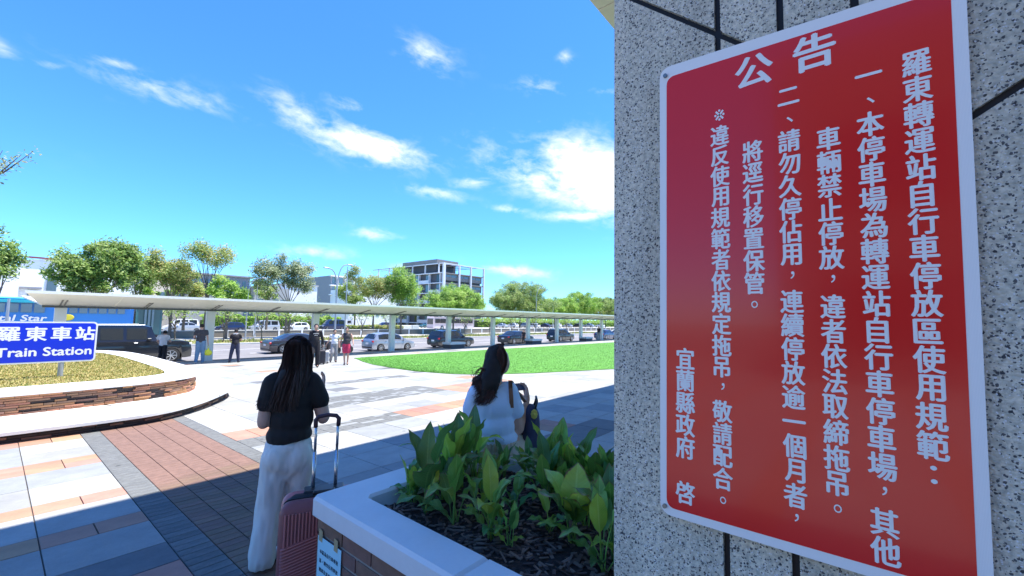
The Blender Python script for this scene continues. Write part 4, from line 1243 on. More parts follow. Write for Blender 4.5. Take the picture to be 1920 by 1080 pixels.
for k in range(2800):
    ph = r.uniform(-125, 125); a = R_(ph)          # 0 = straight back
    rx, ry = .112+r.uniform(-.004, .005), .118+r.uniform(-.004, .006)
    def on(z, k1=1.0):
        q = max(0.05, 1-((z-Hc.z)/.116)**2)**.5
        return Vector((Hc.x+math.sin(a)*rx*q*k1, Hc.y-math.cos(a)*ry*q*k1, z))
    top_ = Vector((Hc.x+r.uniform(-.02, .02), Hc.y+r.uniform(-.02, .05), Hc.z+.116))
    u = ph/125.0
    e = r.random()
    if u < 0:
        end = Vector((-.05+u*.205+r.uniform(-.012, .012), -.125+abs(u)*.06+r.uniform(-.015, .015), 1.075+r.uniform(-.035, .03)+abs(u)*.02))
    else:
        end = Vector((.0+u*.14+r.uniform(-.03, .03), -.15+u*.12+r.uniform(-.02, .02), 1.08+r.uniform(-.04, .04)+u*.13))
    p1 = on(1.50); p2 = on(1.43, 1.0)
    p3 = Vector((Hc.x+math.sin(a)*rx*1.02+u*.01, Hc.y-math.cos(a)*ry*.98-.01, 1.35))
    p4 = p3.lerp(end, .5)+Vector((r.uniform(-.012, .012), -.012, 0))
    paths.append([top_, on(1.54), p1, p2, p3, p4, end])
b = MB(); strands(b, paths, .0042, 5, 11); o = b.build('hair_strands', [MT['hair_brown']], W1, True)

W1.scale = (.81, .93, 1.0); W1.location.x += .045; W1.location.y -= .02
# ---- woman perched on the far cap with a phone
W2 = thing('person', 'seated woman in a pale blue T-shirt and khaki skirt looking at her phone', 'person', (2.272, 1.945, CZ), R_(41-90))
P = [('e', (-.028, .065, .60), (.072, .088, .100)), ('e', (-.005, .115, .565), (.05, .055, .06)), ('c', (-.06, .0, .42), (-.04, .04, .55), .048, .045),
     ('c', (-.19, -.03, .395), (.045, .03, .405), .052, .052), ('e', (-.075, .0, .30), (.135, .09, .14)), ('e', (-.055, .0, .14), (.125, .09, .13)), ('e', (-.02, .02, .06), (.15, .11, .09)),
     ('c', (.055, .03, .39), (.118, .05, .135), .046, .038), ('c', (.118, .05, .135), (.185, .20, .315), .037, .022),
     ('c', (-.195, -.03, .385), (-.23, .10, .16), .046, .038), ('c', (-.23, .10, .16), (-.02, .27, .27), .036, .022),
     ('c', (.03, .05, .04), (.15, .44, -.02), .085, .06), ('c', (-.06, .08, .04), (.0, .48, -.02), .085, .06),
     ('c', (.15, .44, -.02), (.12, .58, -.40), .055, .04), ('c', (.12, .58, -.40), (.10, .62, -.70), .045, .033), ('c', (.10, .62, -.72), (.14, .74, -.74), .032, .028),
     ('c', (.0, .48, -.02), (-.02, .60, -.40), .055, .04), ('c', (-.02, .60, -.40), (-.04, .64, -.70), .045, .033), ('c', (-.04, .64, -.72), (-.01, .76, -.74), .032, .028),
     ('c', (.028, .148, .585), (.04, .166, .565), .009, .012), ('c', (.02, .145, .54), (.03, .15, .535), .012, .01), ('e', (.035, .05, .585), (.014, .02, .028))]
ex = MB()
hand(ex, (.185, .20, .315), (-.15, .55, .75), (-.85, -.25, .1), .95, .45, 1)
hand(ex, (-.02, .27, .27), (.55, .30, .65), (.5, -.2, .6), .95, .5, -1)
me = remesh(P, .011, 5, extra=ex); me.materials.append(skin_sh); link('body', me, W2)
blu = mat('pale_blue_cotton', (.60, .74, .92), .85, var=.05, vscale=9, bump=.15, bscale=350)
T = [('c', (-.18, -.03, .395), (.04, .03, .402), .064, .064), ('e', (-.075, .0, .30), (.152, .108, .15)), ('e', (-.058, -.003, .16), (.150, .112, .12)), ('e', (-.035, .0, .09), (.150, .115, .07)),
     ('c', (.045, .03, .385), (.092, .043, .262), .065, .066), ('c', (-.185, -.03, .385), (-.212, .035, .27), .064, .064)]
me = remesh(T, .0095, 4, fold=.0075, fscale=12, seed=6, zflat=.055); me.materials.append(blu); link('shirt', me, W2)
khk = mat('khaki_cotton', (.50, .44, .33), .88, var=.07, vscale=10, bump=.15, bscale=300)
Bm = [('e', (-.03, .0, .05), (.155, .12, .06)), ('e', (.0, .05, .0), (.20, .17, .085)), ('c', (.05, .08, .0), (.17, .43, -.03), .12, .10), ('c', (-.06, .1, .0), (-.01, .47, -.03), .12, .10), ('e', (.09, -.02, -.02), (.13, .10, .07))]
def gather(m_):
    for v in m_.vertices:
        if v.co.y < .2:
            a = math.atan2(v.co.y-.02, v.co.x+.02); v.co += Vector((math.cos(a), math.sin(a), 0))*.006*math.sin(a*34)*max(0, min(1, (v.co.z+.06)/.12))
me = remesh(Bm, .0095, 3, fold=.009, fscale=8, seed=2, post=gather); me.materials.append(khk); link('skirt', me, W2)
Hc = Vector((-.035, .05, .615))
Hb = [('e', Hc+Vector((-.022, -.030, .010)), (.074, .080, .096)), ('c', Hc+Vector((-.03, -.05, -.03)), (-.09, -.06, .46), .075, .06), ('c', (-.10, -.06, .50), (-.135, -.09, .36), .05, .022), ('c', (-.05, -.07, .50), (-.055, -.085, .40), .035, .015)]
me = remesh(Hb, .011, 4, fold=.007, fscale=28, seed=7); me.materials.append(MT['hair']); link('hair', me, W2)
paths = []; r = random.Random(12)
for k in range(2000):
    ph = r.uniform(-150, 38); a = R_(ph)
    rx, ry = .094+r.uniform(-.004, .006), .104+r.uniform(-.004, .006)
    def on2(z): 
        q = max(0.05, 1-((z-Hc.z)/.109)**2)**.5
        return Vector((Hc.x+math.sin(a)*rx*q, Hc.y-math.cos(a)*ry*q, z))
    top_ = Vector((Hc.x+.02+r.uniform(-.02, .02), Hc.y+r.uniform(-.02, .05), Hc.z+.108))
    u = ph/150
    wv_ = r.uniform(-.02, .02)
    end = Vector((-.115+u*.07+r.uniform(-.03, .03), -.085+r.uniform(-.03, .03), .36+r.uniform(-.04, .08)+max(0, u)*.05))
    p3 = Vector((Hc.x-.03+math.sin(a)*rx*.95, Hc.y-math.cos(a)*ry*.9-.015, .52))
    p4 = p3.lerp(end, .5)+Vector((-.03+wv_, wv_, .01))
    p5 = p3.lerp(end, .8)+Vector((.02-wv_, 0, .0))
    paths.append([top_, on2(.705), on2(.66), on2(.60), p3, p4, p5, end])
for k in range(9):       # wisps lifted by the wind
    z = .52+r.uniform(-.02, .03); x = -.11
    l_ = r.uniform(.06, .12); paths.append([(x, -.05, z), (x-l_*.5, -.07, z+.03+r.uniform(-.01, .015)), (x-l_, -.08, z+r.uniform(-.01, .02)), (x-l_*.85, -.09, z-.03)])
b = MB(); strands(b, paths, .0034, 5, 13); b.build('hair_strands', [mat('auburn_hair', (.11, .05, .04), .5, var=.35, vscale=30)], W2, True)
for (x, y, l) in ((.12, .65, 0), (-.025, .67, 0)):
    me = remesh([('c', (x-.02, y-.06, -.742), (x+.02, y+.10, -.748), .036, .03)], .012, 2, zflat=-.772); me.materials.append(shoe_m); link('shoe', me, W2)
def w2pt(x, y, z): return W2.matrix_basis @ Vector((x, y, z))
mw2 = Matrix.Translation(W2.location) @ Matrix.Rotation(R_(41-90), 4, 'Z')
# phone
ph_ = tag(bpy.data.objects.new('phone', None), 'dark slim phone held up by the seated woman', 'phone'); C.objects.link(ph_)
ph_.matrix_world = mw2 @ Matrix.Translation((.105, .255, .392)) @ Matrix.Rotation(R_(-52), 4, 'X') @ Matrix.Rotation(R_(-8), 4, 'Y')
b = MB(); b.box(-.066, .066, -.006, .006, -.036, .036, .004); b.build('case', mat('phone_case', (.06, .07, .12), .35), ph_)
b = MB(); b.box(-.06, .06, .006, .0075, -.031, .031); b.build('screen', mat('phone_screen', (.02, .02, .03), .08), ph_)
# shoulder bag
bg_ = tag(bpy.data.objects.new('shoulder_bag', None), 'navy tote bag with a yellow flower hanging at the seated woman\'s side', 'bag'); C.objects.link(bg_)
bg_.matrix_world = mw2 @ Matrix.Translation((.205, .17, 0))
nav = mat('navy_canvas', (.035, .04, .085), .85, bump=.2, bscale=200); brn = mat('tan_leather', (.22, .10, .055), .6)
me = remesh([('e', (0, 0, .13), (.075, .12, .16)), ('e', (0, 0, .04), (.08, .125, .10))], .012, 4, fold=.005, fscale=14); me.materials.append(nav); link('bag_body', me, bg_)
me = remesh([('e', (-.045, -.02, .12), (.03, .07, .11))], .012, 2); me.materials.append(mat('maroon_cloth', (.10, .035, .035), .85)); link('side_panel', me, bg_)
b = MB(); b.tube([(.03, -.06, .26), (.045, -.05, .315), (.04, 0, .34), (.045, .05, .315), (.03, .06, .26)], .008, 8); b.build('handle', MT['plastic_black'], bg_, True)
b = MB()
for k in range(8):
    a = 2*PI*k/8; b.ball((.02+.018*math.cos(a)*.6, -.106-.002, .235+.020*math.sin(a)), .016, 8, None, (.9, .35, .9))
b.ball((.02, -.114, .235), .012, 8)
b.build('flower', mat('yellow_flower', (.62, .52, .10), .7), bg_, True)
b = MB(); P_ = [(.062, -.052, .30), (.058, -.062, .36), (.052, -.055, .43), (.05, -.01, .475), (.06, .05, .46), (.09, .10, .40), (.14, .15, .33), (.19, .17, .27)]
vs = []
for i, p in enumerate(P_):
    vs += [(p[0]-.014-.205, p[1]-.17, p[2]), (p[0]+.014-.205, p[1]-.17, p[2]), (p[0]+.014-.205, p[1]-.17+.003, p[2]+.003), (p[0]-.014-.205, p[1]-.17+.003, p[2]+.003)]
fs = []
for i in range(len(P_)-1):
    for j in range(4): fs.append((4*i+j, 4*i+(j+1) % 4, 4*i+4+(j+1) % 4, 4*i+4+j))
fs += [(3, 2, 1, 0), tuple(4*(len(P_)-1)+j for j in range(4))]
b.add(vs, fs); b.build('strap', brn, bg_)

# ---- rose suitcase
SC = thing('suitcase', 'rose ribbed hard suitcase with raised handle behind the planter corner', 'suitcase', (1.305, 2.49, -SLOPE*2.49), R_(63-90))
rose = mat('rose_shell', (.56, .19, .17), .38, spec=.5)
rose_shade = mat('rose_shell_shade', (.26, .075, .07), .5)  # darker copy of the shell: shade between the ribs put into colour
W_, D_, Hs = .225, .125, .60
def rbox(w, d, z0, z1, r_, m, name, parent, seg=4, dy=0):
    P = rrect(-w, w, -d, d, r_, seg); b = MB(); n = len(P)
    vs = []; lv = [(z0, .03), (z0+.012, .01), (z0+.035, 0), (z1-.06, 0), (z1-.03, .010), (z1-.012, .028), (z1, .06)]
    for z, i in lv:
        for p in P: vs.append((p[0]*(1-i/w), p[1]*(1-i/d*.8)+dy, z))
    fs = [tuple(reversed(range(n)))]
    for k in range(len(lv)-1):
        for i in range(n): j = (i+1) % n; fs.append((k*n+i, k*n+j, (k+1)*n+j, (k+1)*n+i))
    fs.append(tuple(range((len(lv)-1)*n, len(lv)*n))); b.add(vs, fs)
    o = b.build(name, m, parent); smooth_by_angle(o, 50); return o
rbox(W_, .058, .05, .05+Hs, .045, rose_shade, 'front_shell', SC, dy=-.066)
rbox(W_, .058, .05, .05+Hs, .045, rose, 'rear_shell', SC, dy=.066)
rbox(W_-.006, .012, .055, .05+Hs-.003, .01, MT['plastic_black'], 'zip_band', SC)
# ribs on the front shell: vertical above, chevron field below
b = MB(); yf = -.066-.058
x = -W_+.035
def rib(p, q, w=.0058):
    d = (Vector(q)-Vector(p)).normalized(); o = Vector((0, 1, 0)).cross(d)*w
    p, q = Vector(p), Vector(q); f = Vector((0, -.011, 0))
    b.add([p-o, p+o, q+o, q-o, p-o*.5+f, p+o*.5+f, q+o*.5+f, q-o*.5+f], [(4, 5, 6, 7), (0, 1, 5, 4), (1, 2, 6, 5), (2, 3, 7, 6), (3, 0, 4, 7)])
while x < W_-.03:
    zt = .05+Hs-.05; zc = .42+(x+W_)*.28
    rib((x, yf, zc), (x, yf, zt)); rib((x, yf, .08), (x, yf, max(.09, zc-.22))); x += .0175
for k in range(15):
    z0 = .42-k*.0165+.004
    rib((-W_+.02, yf, z0-.006), (W_-.02, yf, z0-.006+.39*.28))
o = b.build('ribs', rose, SC)
b = MB()
for sx in (-.062, .062):
    b.cyl((sx, .09, .60), (sx*1.0, .10, .86), .0105, 10); b.cyl((sx, .10, .86), (sx, .105, 1.04), .0082, 10)
b.build('pole', mat('silver_pole', (.55, .57, .6), .25, metal=.9), SC, True)
b = MB(); b.tube([(-.064, .105, 1.005), (-.066, .105, 1.05), (-.05, .105, 1.068), (0, .105, 1.076), (.05, .105, 1.068), (.066, .105, 1.05), (.064, .105, 1.005)], [.0125, .0135, .0125, .012, .0125, .0135, .0125], 10)
b.build('grip', mat('maroon_grip', (.05, .022, .03), .5), SC, True)
b = MB(); b.box(-.11, .11, .03, .12, .635, .655, .006); b.box(-.06, .06, -.02, .02, .64, .668, .008); b.build('top_carry_handle', MT['plastic_black'], SC)
for sx in (-.18, .18):
    for sy in (-.09, .09):
        b = MB(); b.cyl((sx-.012, sy, .026), (sx+.012, sy, .026), .026, 14); b.box(sx-.016, sx+.016, sy-.012, sy+.012, .026, .06); b.build('wheel', MT['plastic_black'], SC)
# ------------------------------------------------------------------ vehicles
def interp(P, x):
    if x <= P[0][0]: return P[0][1]
    for i in range(len(P)-1):
        if x <= P[i+1][0]:
            f = (x-P[i][0])/(P[i+1][0]-P[i][0]); return P[i][1]+(P[i+1][1]-P[i][1])*f
    return P[-1][1]
CAR = {   # profiles along the length from the rear (0) to the nose (1): belt height, roof height (fractions of car height)
 'saloon': dict(belt=[(0, .50), (.02, .60), (.06, .66), (.20, .68), (.5, .66), (.70, .64), (.86, .58), (.96, .50), (1, .36)], roof=[(0, 0), (.15, .0), (.16, .68), (.30, .95), (.42, 1), (.52, .99), (.60, .93), (.735, .66), (.74, 0), (1, 0)], sw=[(.235, .40), (.415, .62)], wheels=(.19, .80), rear=.16, front=.735),
 'hatch': dict(belt=[(0, .42), (.015, .60), (.05, .64), (.5, .62), (.72, .60), (.88, .54), (.97, .46), (1, .30)], roof=[(0, 0), (.02, .0), (.03, .64), (.10, .93), (.25, 1), (.48, 1), (.60, .92), (.76, .62), (.77, 0), (1, 0)], sw=[(.13, .36), (.38, .64)], wheels=(.18, .80), rear=.03, front=.76),
 'suv': dict(belt=[(0, .40), (.015, .58), (.04, .62), (.5, .61), (.70, .60), (.88, .56), (.97, .48), (1, .30)], roof=[(0, 0), (.02, 0), (.03, .62), (.09, .95), (.2, 1), (.50, 1), (.58, .95), (.71, .62), (.72, 0), (1, 0)], sw=[(.12, .25), (.27, .42), (.44, .62)], wheels=(.19, .80), rear=.03, front=.71),
 'van': dict(belt=[(0, .38), (.01, .50), (.03, .54), (.6, .53), (.78, .52), (.92, .46), (.98, .40), (1, .26)], roof=[(0, 0), (.01, 0), (.02, .54), (.05, .97), (.15, 1), (.62, 1), (.70, .95), (.87, .50), (.88, 0), (1, 0)], sw=[(.09, .32), (.35, .55), (.58, .74)], wheels=(.18, .82), rear=.02, front=.865),
 'boxy': dict(belt=[(0, .45), (.01, .56), (.03, .60), (.5, .60), (.71, .60), (.92, .585), (.985, .53), (1, .36)], roof=[(0, 0), (.01, 0), (.015, .60), (.035, .97), (.1, 1), (.60, 1), (.655, .96), (.70, .61), (.71, 0), (1, 0)], sw=[(.06, .25), (.275, .44), (.465, .62)], wheels=(.17, .82), rear=.015, front=.70),
}
_paint = {}
def paint(name, col, metal=.3):
    if name not in _paint: _paint[name] = mat('car_paint_'+name, col, .28, metal=metal, coat=.8, spec=.5, var=.03, vscale=2)
    return _paint[name]
def make_car(label, kind, L, Wd, Hh, pt_, loc, rz=0.0, group='cars in view', wr=.32, cat='car', plate_c=None, detail=True, rimm=None):
    D = CAR[kind]; t = thing('parked_car', label, cat, loc, rz, group)
    hw = Wd/2; w1, w2 = D['wheels'][0]*L, D['wheels'][1]*L
    st = sorted(set([0, .012, .03, .06, .10, .15, .16, .165, .2, .25, .3, .35, .4, .45, .5, .55, .6, .65, .70, .74, .745, .77, .82, .86, .9, .94, .97, .985, 1.0]+[D['rear'], D['front']]+[(w+dx)/L for w in (w1, w2) for dx in (-wr*1.18, -wr*1.17, -wr, -wr*.7, -wr*.35, 0, wr*.35, wr*.7, wr, wr*1.17, wr*1.18)]))
    st = [s for s in st if 0 <= s <= 1]
    zb0 = .19 if kind not in ('suv', 'boxy') else .27
    def hw_at(s):     # plan taper
        return hw*(1-.10*max(0, (.06-s)/.06)**2-.16*max(0, (s-.90)/.10)**2)
    def zb(s):
        x = s*L; z = zb0+.10*max(0, (.03-s)/.03)+.06*max(0, (s-.96)/.04)
        for w in (w1, w2):
            d = abs(x-w); R = wr*1.17
            if d < R: z = max(z, wr+math.sqrt(R*R-d*d)*.98)
        return z
    def belt(s): return interp(D['belt'], s)*Hh
    def roof(s):
        r_ = interp(D['roof'], s)*Hh
        return max(r_, belt(s)) if D['rear'] <= s <= D['front'] else belt(s)
    def sect(s):
        w = hw_at(s); B = belt(s); Rf = roof(s); z0 = zb(s); h = max(0, Rf-B)
        wb = w*.965; wr_ = wb-(.19 if kind != 'van' else .12)*min(1, h/.5)*(hw/.9)-(.03 if h < .02 else 0)
        crown = .025 if h < .02 else .03
        P = [(0, zb0), (w*.80, zb0), (w*.955, z0), (w, max(z0+.02, min(B-.12, .38*Hh))), (w*.995, B-.05 if B-.05 > z0+.03 else z0+.03), (wb, B), (wb+(wr_-wb)*.9 if h > .02 else wb*.9, Rf-.035*min(1, h/.3) if h > .02 else B+.012), (wr_*.82 if h > .02 else wb*.6, Rf+.006 if h > .02 else B+.02), (0, Rf+crown if h > .02 else B+crown)]
        return P
    b = MB(); n = 9; vs = []
    for s in st:
        for (y, z) in sect(s): vs.append((s*L-L/2, -y, z))
        for (y, z) in sect(s)[1:-1][::-1]: vs.append((s*L-L/2, y, z))
    m = n+n-2
    fs = []
    for i in range(len(st)-1):
        for j in range(m): fs.append((i*m+j, i*m+(j+1) % m, (i+1)*m+(j+1) % m, (i+1)*m+j))
    fs.append(tuple(range(m))[::-1]); fs.append(tuple((len(st)-1)*m+j for j in range(m)))
    b.add(vs, [f[::-1] for f in fs]); o = b.build('body', pt_, t); smooth_by_angle(o, 32)
    GL = MT['glass']
    # side windows follow the flanks of the cabin
    for (a, e) in D['sw']:
        for sd_ in (-1, 1):
            b = MB(); vs = []; k = 6
            for i in range(k+1):
                s = a+(e-a)*i/k; P = sect(s); (yb, zb_), (yr, zr) = P[5], P[6]
                for f in (.07, .90):
                    vs.append((s*L-L/2, sd_*(yb+(yr-yb)*f+.006), zb_+(zr-zb_)*f))
            fs = [(2*i, 2*i+2, 2*i+3, 2*i+1) for i in range(k)]
            if sd_ > 0: fs = [f[::-1] for f in fs]
            b.add(vs, fs); b.build('side_window', GL, t)
    # windscreen and rear window
    def screen(s0, s1, nm, nrm):
        b = MB(); vs = []; k = 4
        for i in range(k+1):
            s = s0+(s1-s0)*i/k; P = sect(s)
            z7 = P[8][1]; yy = [-P[6][0]*.9, -P[6][0]*.5, 0, P[6][0]*.5, P[6][0]*.9]; zz = [P[6][1]+.012, P[7][1]+.008, z7+.007, P[7][1]+.008, P[6][1]+.012]
            for y, z in zip(yy, zz): vs.append((s*L-L/2+nrm*.006, y, z+.004))
        fs = []
        for i in range(k):
            for j in range(4): fs.append((i*5+j, i*5+j+1, (i+1)*5+j+1, (i+1)*5+j) if nrm < 0 else (i*5+j, i*5+j+1, (i+1)*5+j+1, (i+1)*5+j)[::-1])
        b.add(vs, fs); b.build(nm, GL, t)
    rs_ = [p for p in D['roof'] if p[1] > 0]
    sr0, sr1 = D['rear']+.008, rs_[1][0]+.0
    if kind == 'saloon': sr1 = .30
    sf1 = D['front']-.012; sf0 = [p[0] for p in rs_ if p[0] < D['front']-.02][-1]
    screen(sr0, sr1, 'rear_window', -1); screen(sf0, sf1, 'windscreen', 1)
    rimm = rimm or MT['alloy']
    for w in (w1, w2):
        for sd_ in (-1, 1):
            x = w-L/2; y = sd_*(hw-.115)
            tb = MB(); tb.tube([(x, y-.10, wr), (x, y-.085, wr), (x, y+.085, wr), (x, y+.10, wr)], [wr*.93, wr, wr, wr*.93], 20)
            to = tb.build('wheel', MT['rubber'], t); smooth_by_angle(to, 35)
            rb = MB(); yo = y+sd_*.101
            rb.tube([(x, yo, wr), (x, yo+sd_*.004, wr)], [wr*.66, wr*.64], 20, cap=True)
            ro = rb.build('rim', MT['plastic_black'], to); 
            sb = MB()
            for q in range(7):
                a = 2*PI*q/7; dx, dz = math.cos(a), math.sin(a)
                sb.cyl((x+dx*wr*.08, yo+sd_*.006, wr+dz*wr*.08), (x+dx*wr*.62, yo+sd_*.006, wr+dz*wr*.62), wr*.07, 4)
            sb.tube([(x, yo+sd_*.004, wr), (x, yo+sd_*.012, wr)], [wr*.14, wr*.12], 10)
            N_ = 20
            for q in range(N_):
                a, a2 = 2*PI*q/N_, 2*PI*(q+1)/N_
                sb.cyl((x+math.cos(a)*wr*.64, yo+sd_*.005, wr+math.sin(a)*wr*.64), (x+math.cos(a2)*wr*.64, yo+sd_*.005, wr+math.sin(a2)*wr*.64), wr*.035, 4)
            sb.build('spokes', rimm, to)
    # lamps, plates, mirrors, handles, bumper strip
    for sd_ in (-1, 1):
        s = .02; P = sect(s)
        b = MB(); zc = belt(.02)-.09; yb = P[4][0]
        b.box(-L/2-.012, -L/2+.10, min(sd_*(yb-.16), sd_*(yb+.006)), max(sd_*(yb-.16), sd_*(yb+.006)), zc-.06, zc+.07, .01); b.build('tail_lamp', MT['red_lamp'], t)
        zc = belt(.97)-.08; yb = sect(.965)[4][0]
        b = MB(); b.box(L/2-.16, L/2-.03, min(sd_*(yb-.22), sd_*(yb-.02)), max(sd_*(yb-.22), sd_*(yb-.02)), zc-.05, zc+.05, .01); b.build('headlamp', MT['clear_lamp'], t)
        s = D['front']-.07
        b = MB(); b.box(s*L-L/2-.06, s*L-L/2+.10, min(sd_*(hw-.02), sd_*(hw+.14)), max(sd_*(hw-.02), sd_*(hw+.14)), belt(s)+.02, belt(s)+.14, .02); b.build('mirror', pt_, t)
        if detail:
            for s in (D['sw'][0][0]+.14, D['sw'][-1][0]+.06):
                b = MB(); y = sect(s)[4][0]*.997; b.box(s*L-L/2-.02, s*L-L/2+.14, min(sd_*y, sd_*(y+.02)), max(sd_*y, sd_*(y+.02)), belt(s)-.13, belt(s)-.10, .006); b.build('door_handle', MT['chrome'], t)
            for s in (D['sw'][0][1]+.01, D['sw'][-1][0]+(.01 if kind != 'saloon' else .0)):
                b = MB(); y = sect(s)[3][0]; b.box(s*L-L/2-.004, s*L-L/2+.004, min(sd_*y*.985, sd_*(y+.003)), max(sd_*y*.985, sd_*(y+.003)), zb0+.12, belt(s)-.03); b.build('door_gap', MT['black'], t)
    b = MB(); b.box(-L/2-.015, -L/2+.02, -.19, .19, belt(.01)-.24, belt(.01)-.10, .004); b.build('number_plate', MT['white'], t)
    b = MB(); b.box(-L/2-.010, -L/2+.04, -hw*.82, hw*.82, zb0+.08, zb0+.20, .01); b.build('bumper', MT['plastic_black'], t)
    b = MB(); b.box(L/2-.06, L/2+.008, -hw*.60, hw*.60, zb0+.14, zb0+.32, .01); b.build('grille', MT['plastic_black'], t)
    b = MB(); b.box(-L*.42, L*.42, -hw*.78, hw*.78, .14, zb0+.02); b.build('underbody', MT['plastic_black'], t)
    return t
silver = paint('silver', (.34, .37, .42), .5); black = paint('black', (.008, .009, .013), .1); navy = paint('navy', (.015, .025, .08), .3)
char = paint('charcoal', (.045, .042, .05), .4); whitep = paint('white', (.72, .72, .72), 0); pearl = paint('pearl_silver', (.50, .52, .54), .4); teal = paint('teal', (.05, .16, .17), .3)
RZ = ROAD_Z; G1 = 'cars waiting in the lane along the kerb'
KS = 1.165
make_car('silver hatchback waiting behind a canopy column', 'hatch', 4.25, 1.76, 1.50, silver, (21.6, 31.4, RZ), 0, G1, .31)
make_car('black off-roader with its rear to us beside the white topped bench', 'suv', 4.75, 1.88, 1.66, black, (28.75, 31.4, RZ), 0, G1, .36)
make_car('black saloon partly behind a column bench', 'saloon', 4.9, 1.86, 1.50, black, (39.3, 31.7, RZ), 0, G1, .33)
make_car('smaller black off-roader with a column at its middle', 'suv', 4.5, 1.8, 1.68, paint('black_green', (.012, .015, .016), .2), (48.9, 31.7, RZ), 0, G1, .36)
make_car('dark blue saloon near the far end of the canopy', 'saloon', 4.6, 1.8, 1.48, navy, (61.8, 31.7, RZ), 0, G1, .33)
make_car('charcoal saloon with sloping roof behind the long haired woman', 'saloon', 4.9, 1.88, 1.46, char, (15.1, 33.8, RZ), 0, G1, .34)
make_car('white car just past the dark blue saloon at the far end', 'hatch', 4.3, 1.76, 1.5, whitep, (67.8, 31.9, RZ), 0, G1, .32)
bx = make_car('big boxy black off-roader behind the raised lawn bed', 'boxy', 5.5, 2.0, 2.12, black, (4.75, 31.5, RZ), 0, G1, .42)
b = MB(); b.box(-2.6, .55, -.80, -.77, 2.10, 2.15, .01); b.box(-2.6, .55, .77, .80, 2.10, 2.15, .01); b.build('roof_rail', MT['chrome'], bx)

# parked cars across the road (ground distance about 80 m)
def park(label, kind, px0, px1, y, L, Hh, pt_, rz=180, **k):
    a = aty((px0+px1)/2, 612, y)
    return make_car(label, kind, L, 1.8, Hh, pt_, (a.x, y, RZ), R_(rz), 'cars parked across the road', .32, detail=False, **k)
park('silver saloon parked across the road behind the yellow bag man', 'saloon', 314, 372, 78, 4.8, 1.55, pearl)
park('white estate car parked behind the silver saloon', 'van', 318, 362, 84, 4.5, 1.9, whitep)
park('dark blue hatchback parked beyond the boy in black', 'hatch', 403, 455, 80, 4.4, 1.55, navy)
park('silver people carrier parked across the road', 'van', 468, 523, 82, 4.7, 1.85, pearl)
park('white hatchback parked beside the silver people carrier', 'hatch', 531, 580, 82, 4.3, 1.55, whitep)
park('dark blue van parked behind the man in black', 'van', 600, 647, 84, 4.9, 2.1, navy, cat='van')
park('dark car just showing above the hedge', 'saloon', 703, 738, 96, 4.8, 1.5, navy)
park('teal car half hidden beyond the utility cabinets', 'saloon', 786, 815, 96, 4.6, 1.5, teal)
far_cols = [pearl, whitep, silver, whitep, navy, whitep, pearl, black, silver, whitep]
descr = ['silver car at the left end of the far row', 'white car second in the far row', 'grey car under the far tree trunk', 'white car by the thin white pole', 'dark blue car in the middle of the far row', 'white car right of the blue one in the far row', 'pearl car behind the twin poles', 'black car by the figure at the far bench', 'grey car near the right end of the far row', 'white car at the right end of the far row']
for i in range(10):
    px = 940+i*20.5
    park(descr[i], ['saloon', 'hatch', 'suv', 'van'][i % 4], px-8, px+8, 92, 4.5, 1.5+.1*(i % 3), far_cols[i], 90)

# ---- buses and lorry
def make_bus(label, x0, x1, yc, Wd, Hh, bodym, stripe, loc_name='coach', front_left=False, cat='bus', nwin=9, glassm=None, wz=(.52, .84)):
    L = x1-x0; t = thing(loc_name, label, cat, ((x0+x1)/2, yc, RZ))
    b = MB(); P = rrect(-L/2, L/2, .32, Hh, .28, 5); n = len(P); h = Wd/2
    vs = []
    for yy, i in ((-h+.09, .10), (-h, 0), (h, 0), (h-.09, .10)):
        for p in P: vs.append((p[0]*(1-i*2/L), yy, max(.32, p[1]-(i if p[1] > 1.5 else 0))))
    fs = [tuple(range(n)), tuple(reversed(range(3*n, 4*n)))]
    for k in range(3):
        for i in range(n): j = (i+1) % n; fs.append((k*n+j, k*n+i, (k+1)*n+i, (k+1)*n+j))
    b.add(vs, [f[::-1] for f in fs] if False else fs); o = b.build('body', bodym, t); smooth_by_angle(o, 40)
    z0, z1_ = Hh*wz[0], Hh*wz[1]
    w = (L-1.0)/nwin
    for i in range(nwin):
        for sd_ in (-1, 1):
            b = MB(); a = -L/2+.5+i*w; b.box(a+.05, a+w-.05, min(sd_*(h-.01), sd_*(h+.008)), max(sd_*(h-.01), sd_*(h+.008)), z0, z1_, .02); b.build('window', glassm or MT['glass_blue'], t)
    for sd_ in (-1, 1):
        b = MB(); b.box(sd_*L/2-.012, sd_*L/2+.012, -h*.86, h*.86, Hh*.42, Hh*.86, .02); b.build('windscreen', MT['glass'], t)
        b = MB(); b.box(-L/2+.3, L/2-.3, min(sd_*(h), sd_*(h+.005)), max(sd_*h, sd_*(h+.005)), .55, .75); b.build('stripe', stripe, t)
    for w_ in (.2, .78):
        for sd_ in (-1, 1):
            x = -L/2+w_*L; y = sd_*(h-.12)
            tb = MB(); tb.tube([(x, y-.14, .5), (x, y+.15*1, .5)], .5, 20); o = tb.build('wheel', MT['rubber'], t)
            tb = MB(); tb.tube([(x, y+sd_*.155, .5), (x, y+sd_*.165, .5)], .28, 14); tb.build('rim', MT['alloy'], o)
    return t
blueb = mat('bus_blue', (.03, .32, .78), .3, coat=.5); tealb = mat('bus_teal', (.03, .42, .50), .3, coat=.5); pinkb = mat('bus_pale_pink', (.72, .60, .62), .4, coat=.3)
def xat(px, y): return aty(px, 600, y).x
bus1 = make_bus('blue coach with teal roof and slanting white lettering at the left edge', xat(-160, 46), xat(103, 46), 47.3, 2.5, 3.6, blueb, MT['white'], nwin=8, wz=(.745, .93))
